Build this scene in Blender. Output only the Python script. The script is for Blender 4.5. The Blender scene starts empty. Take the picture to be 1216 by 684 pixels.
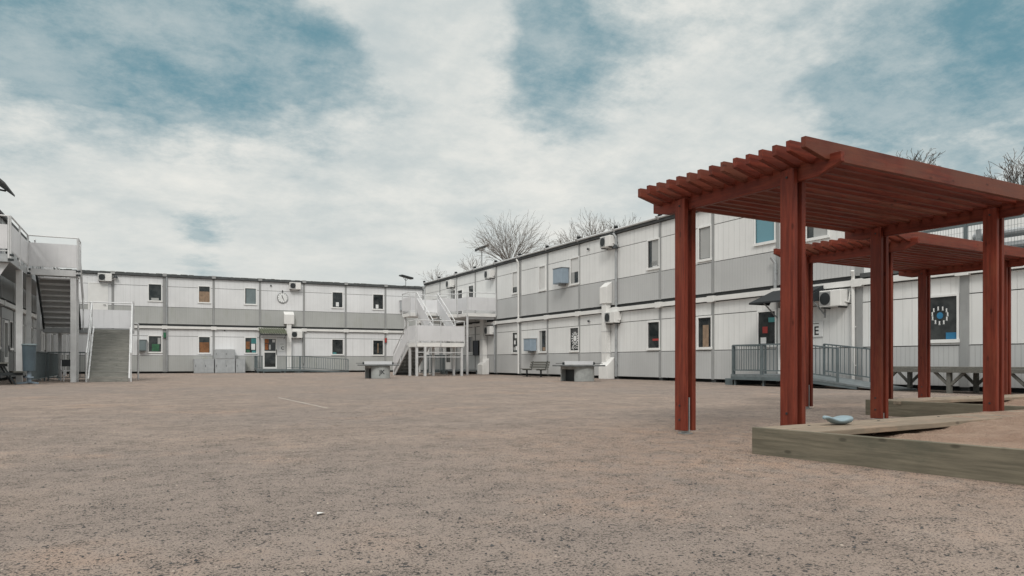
import bpy, math, random
from mathutils import Vector, Matrix
random.seed(7)
S = bpy.context.scene
COL = S.collection
R = math.radians
PI = math.pi

# ------------------------------------------------------------------ mesh helper
class MB:
    def __init__(s): s.v = []; s.f = []
    def box(s, x0, x1, y0, y1, z0, z1):
        if x0 > x1: x0, x1 = x1, x0
        if y0 > y1: y0, y1 = y1, y0
        if z0 > z1: z0, z1 = z1, z0
        b = len(s.v)
        s.v += [(x0,y0,z0),(x1,y0,z0),(x1,y1,z0),(x0,y1,z0),(x0,y0,z1),(x1,y0,z1),(x1,y1,z1),(x0,y1,z1)]
        for f in ((0,3,2,1),(4,5,6,7),(0,1,5,4),(1,2,6,5),(2,3,7,6),(3,0,4,7)):
            s.f.append(tuple(b+i for i in f))
        return s
    def bar(s, p, q, w, h, up=(0,0,1)):
        """rectangular bar from p to q, w across, h along 'up'"""
        p = Vector(p); q = Vector(q); d = (q-p).normalized(); u = Vector(up)
        if abs(d.dot(u)) > .98: u = Vector((1,0,0))
        a = d.cross(u).normalized()*w/2; c = a.cross(d).normalized()*h/2
        b = len(s.v)
        for o in (p, q):
            s.v += [tuple(o-a-c), tuple(o+a-c), tuple(o+a+c), tuple(o-a+c)]
        for f in ((0,1,2,3),(7,6,5,4),(0,4,5,1),(1,5,6,2),(2,6,7,3),(3,7,4,0)):
            s.f.append(tuple(b+i for i in f))
        return s
    def tube(s, p, q, r, n=8, r2=None, caps=True):
        p = Vector(p); q = Vector(q); d = (q-p).normalized()
        u = Vector((0,0,1)) if abs(d.z) < .95 else Vector((1,0,0))
        a = d.cross(u).normalized(); c = a.cross(d)
        r2 = r if r2 is None else r2
        b = len(s.v)
        for o, rr in ((p,r),(q,r2)):
            for k in range(n):
                t = 2*PI*k/n
                s.v.append(tuple(o + a*math.cos(t)*rr + c*math.sin(t)*rr))
        for k in range(n):
            s.f.append((b+k, b+(k+1)%n, b+n+(k+1)%n, b+n+k))
        if caps:
            s.f.append(tuple(b+k for k in reversed(range(n)))); s.f.append(tuple(b+n+k for k in range(n)))
        return s
    def path(s, pts, r, n=8):
        for a, c in zip(pts, pts[1:]): s.tube(a, c, r, n)
        return s
    def prism(s, poly, off):
        """planar polygon (3-d points) extruded by off"""
        b = len(s.v); n = len(poly); o = Vector(off)
        s.v += [tuple(p) for p in poly] + [tuple(Vector(p)+o) for p in poly]
        s.f.append(tuple(b+i for i in reversed(range(n)))); s.f.append(tuple(b+n+i for i in range(n)))
        for i in range(n): s.f.append((b+i, b+(i+1)%n, b+n+(i+1)%n, b+n+i))
        return s
    def disc(s, c, r, y, t=.004, n=24):   # upright disc facing +y
        return s.tube((c[0], y, c[1]), (c[0], y+t, c[1]), r, n)
    def build(s, name, mat, parent=None, bevel=0, smooth=False, recalc=True):
        me = bpy.data.meshes.new(name); me.from_pydata(s.v, [], s.f)
        if recalc:
            import bmesh
            bm = bmesh.new(); bm.from_mesh(me); bmesh.ops.recalc_face_normals(bm, faces=bm.faces); bm.to_mesh(me); bm.free()
        me.materials.append(mat)
        o = bpy.data.objects.new(name, me); COL.objects.link(o)
        if parent: o.parent = parent
        if smooth:
            for p in me.polygons: p.use_smooth = True
        if bevel:
            m = o.modifiers.new('bevel', 'BEVEL'); m.width = bevel; m.segments = 2; m.limit_method = 'ANGLE'
        return o

def tag(o, label=None, cat=None, group=None, kind=None):
    if label: o['label'] = label
    if cat: o['category'] = cat
    if group: o['group'] = group
    if kind: o['kind'] = kind
    return o
def thing(name, label, cat, loc=(0,0,0), rz=0, group=None):
    o = bpy.data.objects.new(name, None); COL.objects.link(o)
    o.empty_display_size = .2
    o.location = loc; o.rotation_euler = (0,0,rz)
    return tag(o, label, cat, group)
def dup(root, loc, rz, label, group=None):
    r = root.copy(); COL.objects.link(r); r.location = loc; r.rotation_euler = (0,0,rz); r['label'] = label
    if group: r['group'] = group
    for ch in list(root.children):
        c = ch.copy(); COL.objects.link(c); c.parent = r
        for g in list(ch.children):
            d = g.copy(); COL.objects.link(d); d.parent = c
    return r
def letters(txt, size, at, parent, mat, name='lettering', extrude=.003):
    """text standing upright, readable from +y of the parent's frame, centred at (x, y, z)"""
    cu = bpy.data.curves.new(name, 'FONT'); cu.body = txt; cu.size = size; cu.extrude = extrude
    cu.align_x = 'CENTER'; cu.align_y = 'CENTER'; cu.offset = size*.012
    t = bpy.data.objects.new(name, cu); COL.objects.link(t)
    dg = bpy.context.evaluated_depsgraph_get(); dg.update()
    me = bpy.data.meshes.new_from_object(t.evaluated_get(dg))
    bpy.data.objects.remove(t); me.materials.clear(); me.materials.append(mat)
    M = Matrix(((-1,0,0,at[0]),(0,0,1,at[1]),(0,1,0,at[2]),(0,0,0,1)))
    me.transform(M)
    o = bpy.data.objects.new(name, me); COL.objects.link(o); o.parent = parent
    return o

# ------------------------------------------------------------------ materials
class NT:
    def __init__(s, m):
        m.use_nodes = True; s.t = m.node_tree; s.t.nodes.clear()
        s.out = s.t.nodes.new('ShaderNodeOutputMaterial'); s.b = s.t.nodes.new('ShaderNodeBsdfPrincipled')
        s.t.links.new(s.b.outputs[0], s.out.inputs[0])
    def n(s, typ, **kw):
        x = s.t.nodes.new(typ)
        for k, v in kw.items(): setattr(x, k, v)
        return x
    def l(s, a, b): s.t.links.new(a, b)
    def math(s, op, a, b=None, clamp=False):
        x = s.n('ShaderNodeMath', operation=op); x.use_clamp = clamp
        for i, q in enumerate((a, b)):
            if q is None: continue
            if isinstance(q, (int, float)): x.inputs[i].default_value = q
            else: s.l(q, x.inputs[i])
        return x.outputs[0]
    def mix(s, fac, a, b, mode='MIX'):
        x = s.n('ShaderNodeMix', data_type='RGBA', blend_type=mode)
        for i, q in ((0, fac), (6, a), (7, b)):
            if isinstance(q, (int, float)): x.inputs[i].default_value = q
            elif isinstance(q, tuple): x.inputs[i].default_value = q if len(q) == 4 else q+(1,)
            else: s.l(q, x.inputs[i])
        return x.outputs[2]
    def noise(s, vec, scale, detail=4, rough=.55):
        x = s.n('ShaderNodeTexNoise'); x.inputs['Scale'].default_value = scale; x.inputs['Detail'].default_value = detail
        x.inputs['Roughness'].default_value = rough
        s.l(vec, x.inputs['Vector']); return x.outputs[0]
    def ramp(s, fac, a, b):
        x = s.n('ShaderNodeMapRange'); x.interpolation_type = 'SMOOTHSTEP'
        x.inputs[1].default_value = a; x.inputs[2].default_value = b
        s.l(fac, x.inputs[0]); return x.outputs[0]
    def scale(s, vec, sc):
        x = s.n('ShaderNodeMapping'); x.inputs['Scale'].default_value = sc; s.l(vec, x.inputs['Vector']); return x.outputs[0]
    def obj(s): return s.n('ShaderNodeTexCoord').outputs['Object']
    def bump(s, h, strength, dist=.01):
        x = s.n('ShaderNodeBump'); x.inputs['Strength'].default_value = strength; x.inputs['Distance'].default_value = dist
        s.l(h, x.inputs['Height']); s.l(x.outputs[0], s.b.inputs['Normal'])

def plain(name, col, rough=.6, metal=0, var=.18, scale=3., bump=.1, streak=0, dirt=None, spec=.5):
    m = bpy.data.materials.new(name); k = NT(m)
    o = k.obj()
    inf = k.n('ShaderNodeObjectInfo').outputs['Random']
    off = k.n('ShaderNodeVectorMath', operation='ADD'); k.l(o, off.inputs[0])
    cmb = k.n('ShaderNodeCombineXYZ'); r9 = k.math('MULTIPLY', inf, 37.)
    for i in range(3): k.l(r9, cmb.inputs[i])
    k.l(cmb.outputs[0], off.inputs[1]); v = off.outputs[0]
    n1 = k.noise(v, scale, 6, .6)
    lo = tuple(c*(1-var) for c in col); hi = tuple(min(1, c*(1+var*.7)) for c in col)
    c = k.mix(k.ramp(n1, .25, .75), lo, hi)
    if streak:
        n2 = k.noise(k.scale(v, (9, 9, .5)), 1., 5, .65)
        c = k.mix(k.math('MULTIPLY', k.ramp(n2, .5, .8), streak), c, dirt or tuple(q*.5 for q in col))
    k.l(c, k.b.inputs['Base Color'])
    rr = k.math('ADD', k.math('MULTIPLY', n1, .25), rough-.12); k.l(rr, k.b.inputs['Roughness'])
    k.b.inputs['Metallic'].default_value = metal
    k.b.inputs['Specular IOR Level'].default_value = spec
    if bump: k.bump(k.noise(v, scale*14, 4), bump, .004)
    return m

def cladding(name, col, pitch, groove_shade, dirt, streak, groove=.07, moss=None):
    """sheet-metal wall: vertical ribs, rain streaks, faint per-sheet tint"""
    m = bpy.data.materials.new(name); k = NT(m); o = k.obj()
    sep = k.n('ShaderNodeSeparateXYZ'); k.l(o, sep.inputs[0])
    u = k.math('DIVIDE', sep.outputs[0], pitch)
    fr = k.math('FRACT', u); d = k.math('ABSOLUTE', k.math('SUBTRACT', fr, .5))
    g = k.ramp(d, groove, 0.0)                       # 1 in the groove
    sheet = k.n('ShaderNodeTexWhiteNoise', noise_dimensions='1D'); k.l(k.math('FLOOR', k.math('DIVIDE', sep.outputs[0], 1.02)), sheet.inputs['W'])
    n1 = k.noise(o, .5, 5, .6); n2 = k.noise(k.scale(o, (5, 5, .22)), 1., 6, .7)
    c = k.mix(k.ramp(n1, .3, .7), tuple(q*.93 for q in col), tuple(min(1, q*1.04) for q in col))
    c = k.mix(k.math('MULTIPLY', sheet.outputs[0], .09), c, tuple(q*.55 for q in col))
    c = k.mix(k.math('MULTIPLY', k.ramp(n2, .52, .8), streak), c, dirt)
    if moss:
        n3 = k.noise(k.scale(o, (1.6, 1.6, .35)), 1., 6, .7)
        c = k.mix(k.math('MULTIPLY', k.ramp(n3, .5, .75), .5), c, moss)
    c = k.mix(k.math('MULTIPLY', g, groove_shade), c, tuple(q*.25 for q in col))  # groove colour: dark seal plus crevice shade put into the paint
    k.l(c, k.b.inputs['Base Color']); k.b.inputs['Roughness'].default_value = .5
    k.b.inputs['Specular IOR Level'].default_value = .35
    h = k.math('ADD', k.math('MULTIPLY', g, -1.), k.math('MULTIPLY', n1, .5))
    k.bump(h, .5, .012)
    return m

def wood(name, col, dark, axis, var=.3, rough=.6, worn=None, wornamt=0., bump=.35, spec=.4, brown=None):
    m = bpy.data.materials.new(name); k = NT(m); o = k.obj()
    inf = k.n('ShaderNodeObjectInfo').outputs['Random']
    cmb = k.n('ShaderNodeCombineXYZ'); r9 = k.math('MULTIPLY', inf, 53.)
    for i in range(3): k.l(r9, cmb.inputs[i])
    add = k.n('ShaderNodeVectorMath', operation='ADD'); k.l(o, add.inputs[0]); k.l(cmb.outputs[0], add.inputs[1]); v = add.outputs[0]
    sc = [38, 38, 38]; sc[axis] = 2.6
    n1 = k.noise(k.scale(v, tuple(sc)), 1., 6, .65)
    n2 = k.noise(v, 2.2, 4)
    c = k.mix(k.ramp(n1, .3, .72), dark, col)
    c = k.mix(k.math('MULTIPLY', k.ramp(n2, .35, .75), var), c, tuple(q*.6 for q in col))
    hv = k.n('ShaderNodeHueSaturation'); k.l(k.math('ADD', k.math('MULTIPLY', inf, .35), .82), hv.inputs['Value']); k.l(c, hv.inputs['Color'])
    c = hv.outputs[0]
    if brown:
        wn = k.n('ShaderNodeTexWhiteNoise', noise_dimensions='1D'); k.l(k.math('MULTIPLY', inf, 91.7), wn.inputs['W'])
        c = k.mix(k.math('MULTIPLY', k.ramp(wn.outputs[0], .25, 1.), k.math('MULTIPLY', k.ramp(n2, .25, .6), .75)), c, brown)
    sk = [9, 9, 9]; sk[axis] = 4
    vo = k.n('ShaderNodeTexVoronoi'); vo.inputs['Scale'].default_value = 1.; k.l(k.scale(v, tuple(sk)), vo.inputs['Vector'])
    c = k.mix(k.math('MULTIPLY', k.ramp(vo.outputs['Distance'], .16, .06), .6), c, tuple(q*.3 for q in dark))
    if worn:
        sw = [5, 5, 5]; sw[axis] = 1.8
        n3 = k.noise(k.scale(v, tuple(sw)), 1., 6, .7)
        c = k.mix(k.math('MULTIPLY', k.ramp(n3, .48, .72), wornamt), c, worn)
    k.l(c, k.b.inputs['Base Color']); k.b.inputs['Specular IOR Level'].default_value = spec
    k.l(k.math('ADD', k.math('MULTIPLY', n1, .2), rough-.1), k.b.inputs['Roughness'])
    k.bump(n1, bump, .004)
    return m

M = {}
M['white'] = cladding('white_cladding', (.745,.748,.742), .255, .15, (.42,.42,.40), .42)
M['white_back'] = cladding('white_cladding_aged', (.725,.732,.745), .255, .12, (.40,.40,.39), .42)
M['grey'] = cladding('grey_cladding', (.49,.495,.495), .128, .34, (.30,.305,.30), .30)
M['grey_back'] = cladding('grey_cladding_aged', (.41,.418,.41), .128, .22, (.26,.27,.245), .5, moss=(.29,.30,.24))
M['trim'] = plain('grey_trim', (.30,.305,.305), .5, var=.12, scale=1.5, bump=.05, streak=.35)
M['core'] = plain('dark_joint', (.055,.058,.06), .9)
M['whitepaint'] = plain('white_paint', (.72,.715,.70), .45, var=.06, scale=2, bump=.04, streak=.28, dirt=(.40,.39,.36))
M['whitepvc'] = plain('white_frame', (.76,.76,.75), .35, var=.05, bump=0)
M['panel'] = plain('parapet_panel', (.62,.62,.635), .5, var=.07, scale=1.2, bump=.05, streak=.35, dirt=(.36,.37,.37))
M['bitumen'] = plain('roof_felt', (.075,.08,.082), .9, var=.35, scale=4, bump=.4)
M['mossfelt'] = plain('mossy_roof_edge', (.085,.085,.065), .95, var=.55, scale=5, bump=.6)
M['galv'] = plain('galvanised_steel', (.36,.375,.385), .48, .35, var=.16, scale=5, bump=.08)
M['galvlight'] = plain('galvanised_light', (.58,.585,.59), .5, .15, var=.10, scale=4, bump=.05, streak=.3)
M['tread'] = plain('grating_tread', (.20,.205,.195), .75, .1, var=.35, scale=8, bump=.3)
M['treadwood'] = wood('worn_tread', (.30,.295,.27), (.17,.17,.155), 0, worn=(.14,.145,.14), wornamt=.5)
M['ramp'] = plain('painted_ramp_steel', (.125,.155,.165), .5, .2, var=.2, scale=5, bump=.08)
M['ramplight'] = plain('ramp_deck', (.17,.195,.205), .6, .2, var=.25, scale=7, bump=.25)
M['dark'] = plain('dark_metal', (.025,.03,.033), .55, .2, bump=.05)
M['black'] = plain('black_cloth', (.016,.02,.023), .85, bump=.2)
M['bluebox'] = plain('blue_grey_box', (.27,.335,.40), .5, var=.1, bump=.05, streak=.2)
M['greybox'] = plain('grey_green_box', (.16,.20,.21), .5, var=.12, bump=.05)
M['cabinet'] = plain('grey_cabinet', (.40,.42,.435), .5, .1, var=.12, scale=3, bump=.05, streak=.35)
M['concrete'] = plain('concrete', (.34,.355,.35), .85, var=.22, scale=4, bump=.35, streak=.4, dirt=(.16,.17,.17))
M['concretetop'] = plain('concrete_top', (.15,.16,.165), .6, var=.3, scale=5, bump=.2)
M['steel'] = plain('bare_steel', (.45,.47,.47), .4, .7, bump=.05)
M['toy'] = plain('pale_blue_plastic', (.25,.335,.375), .5, var=.12, scale=9, bump=.06)
M['teal'] = plain('teal_paper', (.05,.22,.23), .6, bump=0)
M['paper'] = plain('paper', (.72,.73,.73), .7, var=.05, bump=0)
M['orange'] = plain('orange_paper', (.42,.15,.05), .7, var=.35, scale=8, bump=0)
M['red'] = plain('red_plastic', (.35,.03,.025), .45, bump=0)
M['blue'] = plain('blue_paper', (.02,.16,.31), .6, bump=0)
M['green'] = plain('green_plastic', (.03,.16,.08), .5, bump=0)
M['ink'] = plain('black_ink', (.012,.012,.014), .6, bump=0)
M['plant'] = plain('leaf', (.03,.12,.06), .6, var=.5, scale=12)
M['curtain'] = plain('tan_curtain', (.27,.19,.13), .8, var=.3, scale=6)
M['orangecurtain'] = plain('orange_curtain', (.21,.095,.04), .8, var=.4, scale=5)
M['blind'] = plain('pale_blind', (.62,.62,.61), .7, var=.05, bump=0)
M['greyblind'] = plain('grey_blind', (.36,.365,.36), .7, var=.06, bump=0)
M['bark'] = plain('bark', (.105,.092,.082), .9, var=.35, scale=5, bump=.4)
M['barkpale'] = plain('pale_bark', (.17,.15,.135), .9, var=.3, scale=5, bump=.4)
RED = (.205,.041,.023); REDD = (.095,.018,.011)
for nm, ax in (('redx',0),('redy',1),('redz',2)):
    M[nm] = wood('red_stained_wood_'+'xyz'[ax], RED, REDD, ax, .35, .5, worn=(.22,.075,.038), wornamt=.30, spec=.22, brown=(.14,.056,.036) if nm == 'redx' else None)
for nm, ax in (('oldx',0),('oldy',1)):
    M[nm] = wood('weathered_wood_'+'xyz'[ax], (.205,.182,.138), (.12,.108,.082), ax, .45, .82, worn=(.085,.088,.068), wornamt=.6, bump=.6, spec=.2)
M['seatwood'] = wood('sandy_seat_wood', (.33,.265,.20), (.20,.165,.125), 0, .3, .85, worn=(.37,.255,.18), wornamt=.75)
M['greywoodx'] = wood('grey_wood', (.19,.185,.165), (.10,.10,.09), 0, .3, .8, worn=(.09,.095,.09), wornamt=.5)

def glass():
    m = bpy.data.materials.new('window_glass'); k = NT(m); o = k.obj()
    inf = k.n('ShaderNodeObjectInfo').outputs['Random']
    n = k.noise(o, 2.4, 3)
    k.l(k.mix(k.ramp(n, .35, .7), (.012,.016,.018), (.05,.055,.055)), k.b.inputs['Base Color'])
    k.b.inputs['Roughness'].default_value = .04; k.b.inputs['Specular IOR Level'].default_value = .55
    k.bump(k.noise(o, .8, 2), .05, .02)
    return m
M['white_shade'] = cladding('white_cladding_shaded', (.38,.39,.395), .255, .25, (.22,.23,.23), .4)  # left building: its shade is put into darker copies of both claddings
M['grey_shade'] = cladding('grey_cladding_shaded', (.17,.18,.18), .128, .3, (.10,.11,.11), .4)
M['glass'] = glass()
def skyglass():
    m = bpy.data.materials.new('sky_reflection_glass'); k = NT(m)
    k.b.inputs['Base Color'].default_value = (.12,.27,.33,1); k.b.inputs['Roughness'].default_value = .05  # sky reflection painted in as the blue base colour of the pane
    return m
M['skyglass'] = skyglass()

def corrugated():
    m = plain('corrugated_plastic', (.10,.115,.075), .4, var=.4, scale=4, bump=.05)
    return m
M['corr'] = corrugated()

# ---- ground: packed gravel with darker grit, sandy stains and pale dusty areas
def ground_mat():
    m = bpy.data.materials.new('packed_gravel'); k = NT(m); o = k.obj()
    big = k.noise(o, .16, 5, .6); mid = k.noise(o, 1.1, 6, .65); fine = k.noise(o, 26, 5, .7); vfine = k.noise(o, 120, 3, .7)
    c = k.mix(k.ramp(mid, .3, .7), (.248,.196,.164), (.345,.278,.234))
    c = k.mix(k.math('MULTIPLY', k.ramp(big, .42, .62), .55), c, (.225,.195,.178))
    c = k.mix(k.math('MULTIPLY', k.ramp(fine, .35, .7), .45), c, (.315,.262,.228))
    c = k.mix(k.math('MULTIPLY', k.ramp(vfine, .58, .72), .55), c, (.12,.10,.09))
    # sandy orange stains, stronger next to the sandpits
    sep = k.n('ShaderNodeVectorMath', operation='DISTANCE'); k.l(o, sep.inputs[0]); sep.inputs[1].default_value = (12.6, 44.6, 0)
    near = k.ramp(sep.outputs['Value'], 4.2, .6)
    st = k.math('ADD', k.math('MULTIPLY', near, .55), k.math('MULTIPLY', k.ramp(k.noise(o, .55, 5, .7), .50, .72), .6))
    c = k.mix(k.math('MULTIPLY', st, k.ramp(k.noise(o, 5, 4), .25, .6)), c, (.365,.25,.185))
    # dark grit in loose clusters
    clus = k.ramp(k.noise(o, 2.6, 8, .8), .38, .66)
    clus2 = k.ramp(k.noise(o, 9., 5, .7), .40, .66)
    cc = k.math('ADD', k.math('MULTIPLY', clus, .06), k.math('MULTIPLY', clus2, .055))
    for sc, th, amt, col in ((48, .644, .88, (.045,.043,.043)), (95, .612, .88, (.05,.046,.044)), (200, .61, .55, (.06,.054,.05)), (24, .70, .85, (.045,.046,.049))):
        nn = k.noise(o, sc, 2, .55)
        c = k.mix(k.math('MULTIPLY', k.ramp(k.math('ADD', nn, cc), th, th+.04), amt), c, col)
    k.l(c, k.b.inputs['Base Color']); k.b.inputs['Roughness'].default_value = .95; k.b.inputs['Specular IOR Level'].default_value = .15
    k.bump(k.math('ADD', k.math('ADD', fine, k.math('MULTIPLY', vfine, .5)), k.math('MULTIPLY', mid, 2.)), .75, .02)
    return m
M['ground'] = ground_mat()
def sand_mat():
    m = bpy.data.materials.new('sand'); k = NT(m); o = k.obj()
    n = k.noise(o, 3, 6, .7); f = k.noise(o, 60, 4, .7)
    c = k.mix(k.ramp(n, .3, .7), (.275,.18,.13), (.37,.262,.196))
    c = k.mix(k.math('MULTIPLY', k.ramp(f, .55, .75), .5), c, (.12,.085,.065))
    k.l(c, k.b.inputs['Base Color']); k.b.inputs['Roughness'].default_value = .95
    k.bump(k.math('ADD', k.math('MULTIPLY', n, 2.), k.math('MULTIPLY', f, .4)), 1., .06)
    return m
M['sand'] = sand_mat()

# ------------------------------------------------------------------ setting: ground
def ground():
    mb = MB(); L = 450
    mb.v = [(-L,-L,0),(L,-L,0),(L,L,0),(-L,L,0)]; mb.f = [(0,1,2,3)]
    g = mb.build('ground', M['ground']); tag(g, 'packed tan gravel of the school yard with dark grit', 'ground', kind='structure')
ground()
def yard_line():
    m = bpy.data.materials.new('faded_line_paint'); k = NT(m); o = k.obj()
    n = k.noise(o, 9, 5, .7)
    k.l(k.mix(k.ramp(n, .4, .6), (.28,.235,.2), (.40,.37,.34)), k.b.inputs['Base Color']); k.b.inputs['Roughness'].default_value = .9
    mb = MB(); mb.bar((15.37,33.8,.004),(15.25,37.6,.004), .045, .002)
    tag(mb.build('yard_line', m), 'thin faded white line painted on the gravel yard', 'ground marking', kind='structure')
yard_line()
def loose_gravel():
    mb = MB()
    cx, cy = 17.77, 48.83; fwd = (-.4505, -.8928); rt = (-.8928, .4505)
    for i in range(5200):
        d = 1.9 + 9.5*random.random()**1.7; t = random.uniform(-.8,.8)
        x = cx + fwd[0]*d + rt[0]*t*d; y = cy + fwd[1]*d + rt[1]*t*d
        if y > 44.2 and x < 13.7: continue
        r = random.choice((.003,.004,.004,.005,.006,.008))*random.uniform(.7,1.3)
        b = len(mb.v); a = random.random()*6.3; e = random.uniform(.6,1.2)
        for q in range(4):
            mb.v.append((x+r*e*math.cos(a+q*PI/2)*random.uniform(.7,1.2), y+r*math.sin(a+q*PI/2)*random.uniform(.7,1.2), r*.15))
        mb.v.append((x+random.uniform(-.3,.3)*r, y+random.uniform(-.3,.3)*r, r*random.uniform(.6,1.0)))
        for q in range(4): mb.f.append((b+q, b+(q+1)%4, b+4))
    m = bpy.data.materials.new('loose_stones'); k = NT(m)
    g = k.n('ShaderNodeNewGeometry'); 
    wn = k.n('ShaderNodeValToRGB'); k.l(g.outputs['Random Per Island'], wn.inputs[0])
    e = wn.color_ramp.elements; e[0].color = (.035,.036,.038,1); e[1].color = (.40,.34,.29,1)
    x = e.new(.62); x.color = (.075,.075,.075,1); x = e.new(.7); x.color = (.24,.19,.155,1)
    k.l(wn.outputs[0], k.b.inputs['Base Color']); k.b.inputs['Roughness'].default_value = .9
    o = mb.build('loose_gravel', m, recalc=False)
    tag(o, 'loose dark and pale grit scattered over the yard', 'gravel', kind='stuff')
loose_gravel()
def paper_scrap():
    mb = MB(); mb.prism([(17.01,45.39,.004),(17.045,45.385,.009),(17.05,45.41,.005),(17.02,45.42,.012)], (0,0,.002))
    tag(mb.build('paper_scrap', M['blind']), 'small white scrap of litter lying on the open gravel', 'litter')
paper_scrap()

# ------------------------------------------------------------------ module buildings
def window(parent, x0, x1, z0, z1, extras=(), pane='glass', name='window'):
    """frame ring as the window, pane and dressing as its children (parent frame: x along wall, y out)"""
    t = .055; mb = MB()
    mb.box(x0-t, x1+t, -.04, .035, z1, z1+t); mb.box(x0-t-.02, x1+t+.02, -.04, .055, z0-t-.03, z0)
    mb.box(x0-t, x0, -.04, .035, z0, z1); mb.box(x1, x1+t, -.04, .035, z0, z1)
    w = mb.build(name, M['whitepvc'], parent)
    MB().box(x0, x1, -.035, -.02, z0, z1).build('pane', M[pane], w)
    for (nm, mat, fx0, fx1, fz0, fz1) in extras:      # fractions measured from the viewer's left / bottom
        W = x1-x0; H = z1-z0
        MB().box(x1-fx0*W, x1-fx1*W, -.019, -.014, z0+fz0*H, z0+fz1*H).build(nm, M[mat], w)
    return w

def panel_rects(x0, x1, z0, z1, holes):
    hs = sorted(h for h in holes if h[0] < x1 and h[1] > x0 and h[2] < z1 and h[3] > z0)
    out = []; x = x0
    for (a, b, c, d) in hs:
        a = max(a, x0); b = min(b, x1); c = max(c, z0); d = min(d, z1)
        if a > x: out.append((x, a, z0, z1))
        if c > z0: out.append((a, b, z0, c))
        if d < z1: out.append((a, b, d, z1))
        x = b
    if x < x1: out.append((x, x1, z0, z1))
    return out

ZS = ((.12, 1.12, 2.36, 2.80), (3.13, 4.20, 5.50, 6.08))    # skirt bottom, skirt top, seam, wall top per storey
def facade(parent, mods, holes, white, grey, wide=()):
    """mods: list of (x0, x1, storeys); holes: (x0,x1,z0,z1)"""
    walls = [MB(), MB()]; skirts = [MB(), MB()]; core = MB(); band = MB()
    for (x0, x1, ns) in mods:
        for s in range(ns):
            zb, zk, zm, zt = ZS[s]
            a, b = x0+.065, x1-.065; wall = walls[s]; skirt = skirts[s]
            for r in panel_rects(a, b, zk+.012, zm-.012, holes) + panel_rects(a, b, zm+.012, zt, holes):
                wall.box(r[0], r[1], -.05, 0, r[2], r[3])
            for r in panel_rects(a, b, zb, zk-.012, holes):
                skirt.box(r[0], r[1], -.05, .006, r[2], r[3])
        core.box(x0, x1, -.3, -.06, .16, ZS[ns-1][3])
        # band between the storeys: white pipe cover with a sleeve at each joint
        band.box(x0+.16, x1-.16, .0, .13, 2.83, 2.99)
        for e in (x0, x1):
            band.box(e-.16 if e == x1 else e, e if e == x1 else e+.16, .0, .145, 2.80, 3.015)
    for s in (0, 1): walls[s].build('wall', white, parent); skirts[s].build('wall_skirt', grey, parent)
    core.build('wall_core', M['core'], parent); band.build('floor_band', M['whitepaint'], parent)
    ends = {}
    for (x0, x1, ns) in mods:
        for e in (x0, x1): ends[round(e,3)] = max(ns, ends.get(round(e,3), 0))
    for e, ns in ends.items():
        w = .11 if any(abs(e-q) < .1 for q in wide) else .055
        c = MB()
        for s in range(ns): c.box(e-w, e+w, -.05, .028, ZS[s][0]-.02, ZS[s][3]+(.0 if s else -.0))
        c.build('column', M['trim'], parent)

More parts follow.
